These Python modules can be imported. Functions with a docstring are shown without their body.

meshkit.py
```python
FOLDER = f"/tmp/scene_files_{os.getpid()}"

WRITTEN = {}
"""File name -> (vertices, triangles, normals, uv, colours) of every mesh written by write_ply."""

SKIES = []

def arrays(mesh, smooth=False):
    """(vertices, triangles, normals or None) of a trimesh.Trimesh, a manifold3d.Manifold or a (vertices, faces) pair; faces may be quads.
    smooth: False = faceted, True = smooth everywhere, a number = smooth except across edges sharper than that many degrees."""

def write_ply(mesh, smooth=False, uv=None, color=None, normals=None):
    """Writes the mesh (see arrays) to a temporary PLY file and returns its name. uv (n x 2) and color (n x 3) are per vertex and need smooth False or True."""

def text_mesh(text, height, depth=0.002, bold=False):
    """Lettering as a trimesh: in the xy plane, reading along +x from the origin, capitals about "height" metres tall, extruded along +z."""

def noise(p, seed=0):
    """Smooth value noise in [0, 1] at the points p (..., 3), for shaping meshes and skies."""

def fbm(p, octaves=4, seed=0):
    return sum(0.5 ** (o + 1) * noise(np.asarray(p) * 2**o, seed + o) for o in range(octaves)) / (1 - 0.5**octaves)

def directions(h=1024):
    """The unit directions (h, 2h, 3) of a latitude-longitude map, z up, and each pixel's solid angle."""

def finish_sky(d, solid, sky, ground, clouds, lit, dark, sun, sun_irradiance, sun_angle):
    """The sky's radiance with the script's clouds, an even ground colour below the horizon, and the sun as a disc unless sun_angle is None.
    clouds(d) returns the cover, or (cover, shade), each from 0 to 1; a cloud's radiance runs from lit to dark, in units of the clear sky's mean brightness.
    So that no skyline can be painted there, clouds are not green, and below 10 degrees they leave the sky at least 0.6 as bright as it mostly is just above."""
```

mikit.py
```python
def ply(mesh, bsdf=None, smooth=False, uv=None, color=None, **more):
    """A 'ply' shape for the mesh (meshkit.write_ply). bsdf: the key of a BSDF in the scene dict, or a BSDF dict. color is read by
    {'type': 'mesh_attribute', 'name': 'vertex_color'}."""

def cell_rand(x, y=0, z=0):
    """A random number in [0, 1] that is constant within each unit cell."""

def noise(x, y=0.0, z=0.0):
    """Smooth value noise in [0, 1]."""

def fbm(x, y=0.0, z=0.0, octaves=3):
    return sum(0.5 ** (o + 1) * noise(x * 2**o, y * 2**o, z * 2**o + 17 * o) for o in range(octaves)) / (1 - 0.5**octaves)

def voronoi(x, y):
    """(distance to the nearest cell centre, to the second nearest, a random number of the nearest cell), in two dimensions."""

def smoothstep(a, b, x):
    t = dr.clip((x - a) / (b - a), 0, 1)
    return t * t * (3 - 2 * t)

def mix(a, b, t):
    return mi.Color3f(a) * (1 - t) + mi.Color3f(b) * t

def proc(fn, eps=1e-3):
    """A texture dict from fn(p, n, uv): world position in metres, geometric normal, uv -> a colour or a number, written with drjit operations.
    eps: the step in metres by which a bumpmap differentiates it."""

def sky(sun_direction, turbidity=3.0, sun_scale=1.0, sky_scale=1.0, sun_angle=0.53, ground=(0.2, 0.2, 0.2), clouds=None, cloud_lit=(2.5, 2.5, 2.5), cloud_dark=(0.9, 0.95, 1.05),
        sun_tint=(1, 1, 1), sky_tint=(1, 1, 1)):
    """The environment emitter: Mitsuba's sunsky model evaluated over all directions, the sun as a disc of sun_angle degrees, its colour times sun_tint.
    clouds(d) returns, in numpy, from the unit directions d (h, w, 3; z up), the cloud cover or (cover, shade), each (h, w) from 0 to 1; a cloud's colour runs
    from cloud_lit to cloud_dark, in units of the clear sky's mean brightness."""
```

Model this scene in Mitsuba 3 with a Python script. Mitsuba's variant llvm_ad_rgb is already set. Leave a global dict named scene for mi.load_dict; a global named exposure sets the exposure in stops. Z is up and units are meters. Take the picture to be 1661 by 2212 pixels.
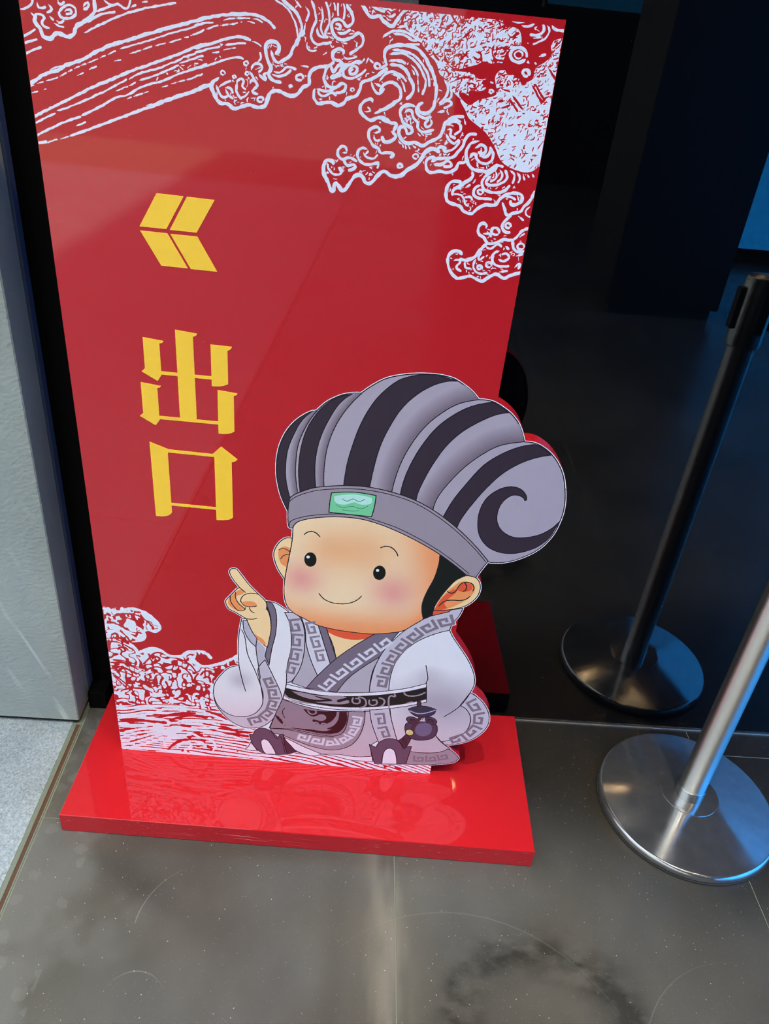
import math, numpy as np, trimesh, mitsuba as mi, drjit as dr, mikit, meshkit, shapely
from shapely.geometry import Polygon, LineString, Point, box
from shapely.ops import unary_union
from shapely import affinity
T = mi.ScalarTransform4f
scene, labels = {'type': 'scene'}, {}
rng = np.random.default_rng(7)

# ------------------------------------------------------------------ camera, sky, lamps, exposure
CAM = np.array([0.50168, -0.87610, 1.30561]); F_PX, YAW, PITCH, ROLL = 1680.53, -0.0290016, 0.5648735, 0.1040443
fw = np.array([-math.sin(YAW) * math.cos(PITCH), math.cos(YAW) * math.cos(PITCH), -math.sin(PITCH)])
r0 = np.array([math.cos(YAW), math.sin(YAW), 0]); u0 = np.cross(r0, fw)
up = -math.sin(ROLL) * r0 + math.cos(ROLL) * u0
scene['camera'] = {'type': 'perspective', 'fov': math.degrees(2 * math.atan(1661 / 2 / F_PX)), 'fov_axis': 'x', 'near_clip': 0.02,
                   'to_world': T().look_at(origin=CAM.tolist(), target=(CAM + fw).tolist(), up=up.tolist())}
scene['sky'] = mikit.sky((0.30, 0.50, 0.81), sun_scale=0.7, sun_angle=3.0, sky_scale=1.0, clouds=lambda d: (np.full(d.shape[:2], 0.95), 1 - np.clip(d[..., 2], 0, 1)),
                         cloud_lit=(1.95, 2.12, 2.26), cloud_dark=(0.66, 0.72, 0.77), ground=(0.2, 0.2, 0.2))
exposure = 3.5
SCREEN_BLUE = (0.01, 0.33, 1.0); SCREEN_POWER = 0.24
CEIL_EDGE = -0.30; DOWN = (1.0, 0.90, 0.74); DOWN_POWER = 0.88
LED_POWER = 2.5
SPOT_WARM = (1.0, 0.66, 0.32); SPOT_POWER = 40.0

# ------------------------------------------------------------------ helpers
def lin(*c): return [((v / 255 + 0.055) / 1.055) ** 2.4 if v > 10 else v / 255 / 12.92 for v in c]
def rgb(c): return {'type': 'rgb', 'value': list(map(float, c))}
def mat(key, base, rough=0.5, metallic=0.0, spec=0.5, **more):
    scene[key] = {'type': 'twosided', 'bsdf': {'type': 'principled', 'base_color': rgb(base) if not isinstance(base, dict) else base,
                  'roughness': rough, 'metallic': metallic, 'specular': spec, **more}}
def obj(key, mesh, bsdf, smooth=False, **more): scene[key] = mikit.ply(mesh, bsdf, smooth, **more); return key
def tag(key, label=None, category=None, group=None, kind=None):
    labels[key] = {k: v for k, v in dict(label=label, category=category, group=group, kind=kind).items() if v}
def numbered(name, i): return name if i == 0 else f'{name}_{i:03d}'
def bx(x0, x1, y0, y1, z0, z1, bevel=0.0):
    import manifold3d as m3
    if bevel <= 0:
        b = trimesh.creation.box((x1 - x0, y1 - y0, z1 - z0)); b.apply_translation(((x0 + x1) / 2, (y0 + y1) / 2, (z0 + z1) / 2)); return b
    b = bevel; P = [(x, y, z) for x in (x0, x1) for y in (y0, y1) for z in (z0, z1)]; pts = []
    for x, y, z in P:
        sx, sy, sz = (1 if x == x0 else -1), (1 if y == y0 else -1), (1 if z == z0 else -1)
        pts += [(x, y + sy * b, z + sz * b), (x + sx * b, y, z + sz * b), (x + sx * b, y + sy * b, z)]
    return trimesh.convex.convex_hull(np.array(pts))
def lathe(profile, n=96):
    return trimesh.creation.revolve(np.array(profile), sections=n)
def extrude(poly, depth):
    ms = [trimesh.creation.extrude_polygon(g, depth, engine='earcut') for g in getattr(poly, 'geoms', [poly]) if g.geom_type == 'Polygon' and g.area > 1e-9]
    return trimesh.util.concatenate(ms) if ms else None
TH = 0.028366                                   # the building is turned by this against the sign
RZ = T().rotate([0, 0, 1], math.degrees(TH))
def turn(mesh): mesh.apply_transform(trimesh.transformations.rotation_matrix(TH, [0, 0, 1])); return mesh

# ------------------------------------------------------------------ materials of the place
WALL_V = 0.3372
def stone(p, n, uv):
    a = mikit.fbm(p.x * 3.1, p.y * 3.1, 1.0, 4); b = mikit.fbm(p.x * 14 + 5, p.y * 9, 2.0, 3)
    cx, cy = p.x - 0.850, p.y + 0.300
    r = dr.sqrt(cx * cx + cy * cy) + 0.05 * (b - 0.5); st = mikit.fbm(p.x * 26, p.y * 46, 6.0, 4)
    swirl = dr.exp(-dr.square((r - 0.145) / 0.036)) * mikit.smoothstep(0.2, 0.75, st) * 1.3
    sx, sy = p.x - 0.19, p.y + 0.068
    smudge = dr.exp(-dr.square((sx * 0.88 - sy * 0.48) / 0.10) - dr.square((sx * 0.48 + sy * 0.88 + 0.03) / 0.030)) * (0.5 + b)
    swirl = swirl + 0.8 * smudge + 0.5 * dr.exp(-dr.square((p.x - 0.515) / 0.022)) * mikit.smoothstep(-0.02, -0.07, p.y) * b
    def scratch(x, y, rad, t0): return dr.exp(-dr.square((dr.sqrt(dr.square(p.x - x) + dr.square(p.y - y)) - rad) / 0.0009)) * dr.exp(-dr.square(dr.atan2(p.y - y, p.x - x) - t0) * 2.2)
    marks = scratch(0.21, -0.285, 0.050, 1.6) + scratch(0.30, -0.16, 0.12, 3.0) + 0.6 * scratch(0.72, -0.40, 0.30, 1.35) + 0.6 * scratch(1.2, -0.35, 0.20, 2.6)
    k1, k2, kw = mikit.voronoi(p.x * 28 + 0.3, p.y * 28)
    marks = marks + 0.28 * dr.select((kw > 0.62) & (p.x < 0.06), mikit.smoothstep(0.36, 0.24, k1 + 0.25 * (mikit.noise(p.x * 150, p.y * 150, 2.0) - 0.5)), 0.0)
    v = 0.62 + 0.62 * a + 0.25 * (b - 0.5) - 0.48 * dr.minimum(swirl, 1.15)
    warm = mikit.smoothstep(0.40, 0.75, mikit.fbm(p.x * 1.7 + 9, p.y * 1.7, 3.0, 3))
    pale = mikit.smoothstep(0.50, 0.72, mikit.fbm(p.x * 7 + 3, p.y * 7, 11.0, 4)) * mikit.smoothstep(0.35, -0.05, p.x)
    d1, d2, w1 = mikit.voronoi(p.x * 95, p.y * 95); e1, e2, w2 = mikit.voronoi(p.x * 240, p.y * 240)
    dust = dr.select((w1 > 0.90) & (d1 < 0.02 + 0.055 * (w1 - 0.90) / 0.10), 0.40, 0.0) + dr.select((w2 > 0.9) & (d1 > 0.1) & (e1 < 0.11), 0.10, 0.0)
    joint = dr.exp(-dr.square((p.x * 0.9996 + p.y * 0.0284 - 0.600) / 0.035)) * mikit.smoothstep(0.30, 0.75, mikit.fbm(p.x * 30, p.y * 6, 4.0, 3))
    wear = mikit.smoothstep(0.30, -0.14, p.y + 0.22 * (mikit.fbm(p.x * 4, p.y * 4, 21.0, 3) - 0.5) + 0.10 * mikit.smoothstep(0.7, 1.3, p.x) - 0.25 * mikit.smoothstep(0.1, -0.1, p.x))
    c = mikit.mix(mi.Color3f(0.022, 0.019, 0.014), mikit.mix(mi.Color3f(0.092, 0.098, 0.094), mi.Color3f(0.090, 0.086, 0.070), warm), wear)
    return c * v + mi.Color3f(0.10, 0.092, 0.070) * joint + mi.Color3f(0.04, 0.045, 0.048) * pale + mi.Color3f(0.07, 0.075, 0.072) * marks + mi.Color3f(1, 1, 0.96) * dust
def stone_rough(p, n, uv):
    q_ = mikit.smoothstep(0.3, 0.7, mikit.fbm(p.x * 2.2, p.y * 2.2, 17.0, 3))
    a = mikit.fbm(p.x * 5, p.y * 5, 7.0, 4); b = mikit.fbm(p.x * 40, p.y * 40, 2.0, 2)
    return 0.15 + 0.12 * a + 0.06 * b + 0.10 * q_
mat('tile_stone', mikit.proc(stone), mikit.proc(stone_rough), spec=0.5)
mat('grout', lin(120, 130, 115), 0.9)
def asphalt(p, n, uv):
    g = mikit.fbm(p.x * 330, p.y * 330, 0.5, 3); a = mikit.fbm(p.x * 6, p.y * 6, 1.5, 3)
    return mi.Color3f(0.34, 0.41, 0.45) * (0.30 + 1.2 * g) * (0.8 + 0.4 * a)
def asphalt_bump(p, n, uv): return mikit.fbm(p.x * 260, p.y * 260, 0.5, 3) * 0.0022
scene['paving'] = {'type': 'twosided', 'bsdf': {'type': 'bumpmap', 'scale': 1.0, 'map': mikit.proc(asphalt_bump, 0.001),
                   'nested': {'type': 'principled', 'base_color': mikit.proc(asphalt), 'roughness': 0.5, 'specular': 0.4}}}
def plaster(p, n, uv):
    a = mikit.fbm(p.x * 9 + p.z * 5, p.y * 9, p.z * 5 - p.x * 3, 4); s = mikit.fbm((p.x + p.z * 0.35) * 38, 3.0, p.z * 3.5, 3)
    s = mikit.smoothstep(0.60, 0.80, s) * mikit.smoothstep(0.42, 0.6, mikit.fbm(p.x * 6, 9.0, p.z * 3, 2))
    return mi.Color3f(0.30, 0.345, 0.325) * (0.82 + 0.34 * a) + mi.Color3f(0.16, 0.19, 0.18) * s
def plaster_bump(p, n, uv): return mikit.fbm(p.x * 230, p.y * 230, p.z * 230, 3) * 0.0016
scene['plaster'] = {'type': 'twosided', 'bsdf': {'type': 'bumpmap', 'scale': 1.0, 'map': mikit.proc(plaster_bump, 0.001),
                    'nested': {'type': 'principled', 'base_color': mikit.proc(plaster), 'roughness': 0.75, 'specular': 0.3}}}
def glass_dust(p, n, uv):
    g = mikit.noise(p.x * 300, p.y * 300, p.z * 300); d = mikit.fbm(p.x * 5, 1.0, p.z * 5, 3)
    return mi.Color3f(0.0013, 0.0015, 0.0019) + mi.Color3f(0.10) * dr.select(g > 0.985 - 0.03 * dr.maximum(0, 1 - p.z * 1.6) * d, 1.0, 0.0)
scene['black_glass'] = {'type': 'twosided', 'bsdf': {'type': 'plastic', 'diffuse_reflectance': mikit.proc(glass_dust), 'int_ior': 1.72, 'nonlinear': False}}
mat('black_matte', (0.0018, 0.0018, 0.002), 0.7, spec=0.08)
mat('black_paint', (0.006, 0.006, 0.007), 0.6)
mat('dark_wall', (0.010, 0.010, 0.012), 0.7)
mat('dark_ceiling', (0.014, 0.014, 0.015), 0.8)
mat('blue_grey_metal', lin(70, 84, 110), 0.35, spec=0.5)
mat('edge_metal', lin(190, 188, 178), 0.35, 0.9)
mat('strip_metal', lin(150, 158, 140), 0.42, 0.6)
mat('rust_filler', lin(88, 62, 46), 0.8)
def steel(p, n, uv):
    g = mikit.noise(p.x * 260, p.y * 260, p.z * 260); s = mikit.fbm(p.x * 60, p.y * 60, 2.0, 3)
    return mi.Color3f(0.52, 0.53, 0.54) * (0.85 + 0.25 * s) + mi.Color3f(0.2) * dr.select(g > 0.93, 1.0, 0.0)
def steel_rough(p, n, uv): return 0.05 + 0.16 * mikit.fbm(p.x * 30, p.y * 30, p.z * 8, 3)
mat('steel', mikit.proc(steel), mikit.proc(steel_rough), 0.91)
mat('steel_pole', lin(205, 208, 206), 0.27, 1.0)
mat('steel_brushed', lin(214, 216, 212), 0.42, 1.0, anisotropic=0.88)
mat('twig_wood', lin(196, 132, 84), 0.8)
mat('rubber', (0.02, 0.02, 0.02), 0.6)

# ------------------------------------------------------------------ the setting
def tile_mesh(u0, u1, v0, v1, z1=0.0, g=0.0010): return turn(bx(u0 + g, u1 - g, v0 + g, v1 - g, z1 - 0.0012, z1, 0.0004))
obj('floor', turn(bx(-6, 6.5, -7.5, 0.6, -0.06, -0.0012)), 'grout'); tag('floor', 'dark grey polished stone tile floor under the red sign', kind='structure')
U = [-0.0430, 0.6110, 1.2815, 1.9455, 2.61, 3.274, 3.938, 4.602, 5.266, 5.93]
k = 0
for i in range(9):
    off = 0.0246 if i == 0 else 0.268
    vs = [WALL_V] + [off - 0.664 * j for j in range(0, 12)]
    if i == 1: vs = [WALL_V] + [-0.396 - 0.664 * j for j in range(0, 11)]
    for v1, v0 in zip(vs[:-1], vs[1:]):
        obj('floor__' + numbered('tile', k), tile_mesh(U[i], U[i + 1], v0, v1), 'tile_stone'); k += 1
SL = [-0.0625, -1.3, -2.6, -3.9, -5.2]
k = 0
for i in range(4):
    for j in range(5):
        obj('floor__' + numbered('paving_slab', k), turn(bx(SL[i + 1] + 0.0015, SL[i] - 0.0015, 0.6 - 1.3 * (j + 1) + 0.0015, 0.6 - 1.3 * j - 0.0015, -0.0012, 0.0, 0.0005)), 'paving'); k += 1
tag('floor__paving_slab', 'rough grey speckled paving slab beside the metal strip')
obj('trim_1', trimesh.util.concatenate([turn(bx(-0.0605, -0.0545, -6, 0.2490, -0.0011, 0.0014, 0.0005)), turn(bx(-0.0478, -0.0452, -6, 0.2490, -0.0011, 0.0004, 0.0004))]), 'strip_metal')
tag('trim_1', 'worn metal strip dividing the paving from the tiles', kind='structure')
obj('trim_1__filler', turn(bx(-0.0545, -0.0478, -6, 0.2490, -0.0011, -0.0006)), 'rust_filler')
# black glass wall: separate panes side by side
GL = [-0.75, 0.30, 1.38, 2.76, 4.14, 5.9]
obj('wall_back', turn(bx(-0.9, 6.0, WALL_V + 0.012, WALL_V + 0.12, -0.001, 3.0)), 'black_paint'); tag('wall_back', 'glossy black glass wall behind the red sign', kind='structure')
for i in range(5):
    obj('wall_back__' + ('matt_panel' if i == 0 else numbered('glass_panel', i - 1)), turn(bx(GL[i] + 0.0006, GL[i + 1] - 0.0006, WALL_V, WALL_V + 0.0115, 0.004, 3.0, 0.0006)), 'black_glass' if i else 'black_matte')
obj('trim_2', turn(bx(-0.02, 6.0, WALL_V - 0.0045, WALL_V - 0.0005, -0.0005, 0.0035, 0.0004)), 'edge_metal'); tag('trim_2', 'thin bright metal edge along the foot of the black wall', kind='structure')
obj('shade_block', turn(bx(-0.0430, -0.0060, 0.2960, WALL_V - 0.0006, 0.0002, 0.046, 0.001)), 'black_matte'); tag('shade_block', 'short black block added as shade between pier and red base', kind='structure')  # added block, stands in for the dark shade beside the base
# plastered pier at the left
obj('wall_left', turn(bx(-1.4, -0.0490, 0.2490, 0.62, 0.011, 3.0, 0.002)), 'plaster'); tag('wall_left', 'grey green plastered pier left of the red sign', kind='structure')
obj('wall_left__plinth', turn(bx(-1.4, -0.0560, 0.2560, 0.62, -0.001, 0.011)), 'black_paint')
obj('trim_3', turn(bx(-0.0490, -0.0440, 0.3180, WALL_V - 0.0002, 0.0, 3.0, 0.0008)), 'blue_grey_metal'); tag('trim_3', 'blue grey metal channel between plastered pier and black wall', kind='structure')
obj('ceiling', turn(bx(CEIL_EDGE, 6.2, -7.2, 0.6, 3.0, 3.1)), 'dark_ceiling'); tag('ceiling', 'dark ceiling over the indoor floor', kind='structure')
obj('wall_right', turn(bx(6.0, 6.15, -7.2, 0.5, 0.0, 3.0)), 'dark_wall'); tag('wall_right', 'dark wall at the right end', kind='structure')
obj('wall_front', turn(bx(0.8, 6.15, -7.2, -7.05, 0.0, 3.0)), 'dark_wall'); tag('wall_front', 'dark wall facing the black glass wall', kind='structure')

# ------------------------------------------------------------------ lit things of the room, seen as reflections, and added ceiling lamps
def area(mesh, col, power, bsdf='black_paint'):
    return mikit.ply(mesh, bsdf, emitter={'type': 'area', 'radiance': rgb([c * power for c in col])})
t = 'video_wall'; tag(t, 'large glowing blue screen across the room, seen in the black wall', 'screen')
obj(t + '__casing', bx(2.64, 5.6, -4.32, -4.22, 0.06, 2.5, 0.004), 'black_paint')
scene[t + '__display'] = area(bx(2.66, 5.56, -4.2195, -4.2145, 0.10, 2.46), SCREEN_BLUE, SCREEN_POWER)
labels[t + '__display'] = {'label': 'blue lit display'}
t = 'video_wall_001'; tag(t, 'tall glowing blue screen standing at the right of the barrier post', 'screen')
obj(t + '__casing', bx(3.305, 3.40, -2.60, 0.20, 0.06, 2.5, 0.004), 'black_paint')
scene[t + '__display'] = area(bx(3.299, 3.3045, -2.56, 0.16, 0.10, 2.46), SCREEN_BLUE, SCREEN_POWER * 1.5)
labels[t + '__display'] = {'label': 'blue lit display'}
t = 'information_screen'; tag(t, 'dim teal screen hung far behind, left of the black cabinet', 'screen')
obj(t + '__casing', bx(1.58, 2.42, -4.20, -4.13, 1.44, 1.92, 0.004), 'black_paint'); scene[t + '__display'] = area(bx(1.60, 2.40, -4.1295, -4.126, 1.46, 1.90), (0.01, 0.35, 0.8), 0.035)
t = 'cabinet'; tag(t, 'plain black cabinet standing in front of the blue screen', 'cabinet')
obj(t + '__body', bx(1.92, 2.57, -3.25, -2.70, 0.06, 2.1, 0.004), 'black_paint'); obj(t + '__plinth', bx(1.95, 2.54, -3.22, -2.73, 0.0005, 0.059), 'rubber')
t = 'ceiling_light'; tag(t, 'long narrow ceiling light above the grey tiles in front of the sign', 'light')
obj(t + '__housing', bx(0.89, 1.05, -1.30, -0.50, 2.955, 2.9995, 0.004), 'edge_metal')
scene[t + '__diffuser'] = area(bx(0.905, 1.035, -1.285, -0.515, 2.951, 2.9545), (1.0, 0.95, 0.84), LED_POWER)
for i, (x, y) in enumerate([(2.04, -0.70), (1.33, -1.75), (2.45, -2.6)]):
    t = numbered('ceiling_spotlight', i); tag(t, ['small warm round ceiling spotlight nearest the barrier post', 'small warm round ceiling spotlight nearest the ceiling edge', 'small warm round ceiling spotlight above the black cabinet'][i], 'light', 'warm ceiling spotlights')
    ring_ = lathe([(0.040, -0.006), (0.052, -0.006), (0.052, -0.0005), (0.040, -0.0005), (0.040, -0.006)], 40); ring_.apply_translation((x, y, 3.0)); obj(t + '__rim', ring_, 'edge_metal', 30)
    d = trimesh.creation.cylinder(radius=0.038, height=0.004, sections=32); d.apply_translation((x, y, 2.9965)); scene[t + '__lens'] = area(d, SPOT_WARM, SPOT_POWER * (2.5, 0.4, 1.0)[i])

for i, x in enumerate((-0.25, 0.45, 1.15)):  # unseen ceiling lamps, added to light the base top and front floor
    t = numbered('added_downlight', i); tag(t, ['added unseen ceiling lamp nearest the ceiling edge', 'added unseen ceiling lamp straight in front of the sign', 'added unseen ceiling lamp in front of the barrier post'][i], 'light', 'added unseen ceiling lamps in a row')
    ring_ = lathe([(0.040, -0.006), (0.052, -0.006), (0.052, -0.0005), (0.040, -0.0005), (0.040, -0.006)], 40); ring_.apply_translation((x, -0.72, 3.0)); obj(t + '__rim', ring_, 'edge_metal', 30)
    d = trimesh.creation.cylinder(radius=0.038, height=0.004, sections=32); d.apply_translation((x, -0.72, 2.9965)); scene[t + '__lens'] = area(d, DOWN, 4.0)
    scene[f'beam_{i}'] = {'type': 'spot', 'intensity': rgb([c * DOWN_POWER for c in DOWN]), 'cutoff_angle': 30.0, 'beam_width': 13.0, 'to_world': T().look_at(origin=[x, -0.72, 2.99], target=[x, -0.62, 0.0], up=[0, 1, 0])}  # beam of the added lamp, narrow so the upper board stays dimmer
# ------------------------------------------------------------------ queue barrier post
t = 'barrier_post'; tag(t, 'polished steel queue barrier post on a round domed base', 'barrier post')
SX, SY, R = 1.2047, 0.1661, 0.175
def at(m): m.apply_translation((SX, SY, 0)); return m
a = np.linspace(0, math.pi / 2, 10)
dome = [(0.0, 0.0400), (0.0560, 0.0400), (0.0565, 0.0385)] + [(0.058 + (R - 0.066) * s, 0.0385 - 0.0185 * s ** 1.15) for s in np.linspace(0, 1, 14)]
dome += [(R - 0.008 + 0.008 * math.sin(x), 0.012 + 0.008 * math.cos(x)) for x in a] + [(R, 0.0065), (R - 0.002, 0.0045), (0.0, 0.0045)]
obj(t + '__base', at(lathe(dome[::-1], 160)), 'steel', 32)
obj(t + '__rubber_pad', at(lathe([(0, 0.0002), (R + 0.002, 0.0002), (R + 0.002, 0.0040), (R - 0.001, 0.0044), (0, 0.0044)], 96)), 'rubber', 30)
obj(t + '__collar', at(lathe([(0.0268, 0.0402), (0.0275, 0.0402), (0.0275, 0.0640), (0.0268, 0.0650), (0.0255, 0.0650), (0.0255, 0.0402), (0.0268, 0.0402)], 64)), 'steel_pole', 30)
ang = np.linspace(0, 2 * math.pi, 121); zz_ = np.linspace(0.046, 0.835, 9); RP = 0.0255
pv = np.array([(SX + RP * math.cos(a_), SY + RP * math.sin(a_), z_) for z_ in zz_ for a_ in ang]); puv = np.array([(z_, a_ * RP) for z_ in zz_ for a_ in ang])
pf = np.array([(j * 121 + i, j * 121 + i + 1, (j + 1) * 121 + i + 1, (j + 1) * 121 + i) for j in range(8) for i in range(120)])
obj(t + '__pole', trimesh.Trimesh(pv, np.vstack([pf[:, [0, 1, 2]], pf[:, [0, 2, 3]]]), process=False), 'steel_brushed', True, uv=puv)
obj(t + '__belt_head', at(lathe([(0, 0.8355), (0.031, 0.8355), (0.0325, 0.838), (0.0325, 0.955), (0.029, 0.966), (0.012, 0.970), (0, 0.970)], 96)), 'steel_pole', 30)
hd = [bx(SX - 0.009, SX + 0.009, SY - 0.0405, SY - 0.0320, 0.868, 0.945, 0.001), bx(SX - 0.0405, SX - 0.032, SY - 0.009, SY + 0.009, 0.868, 0.945, 0.001), bx(SX + 0.032, SX + 0.0405, SY - 0.009, SY + 0.009, 0.868, 0.945, 0.001), bx(SX - 0.009, SX + 0.009, SY + 0.032, SY + 0.0405, 0.868, 0.945, 0.001)]
for i, m in enumerate(hd): obj(t + '__belt_head__' + numbered('belt_slot', i), m, 'rubber')

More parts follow.
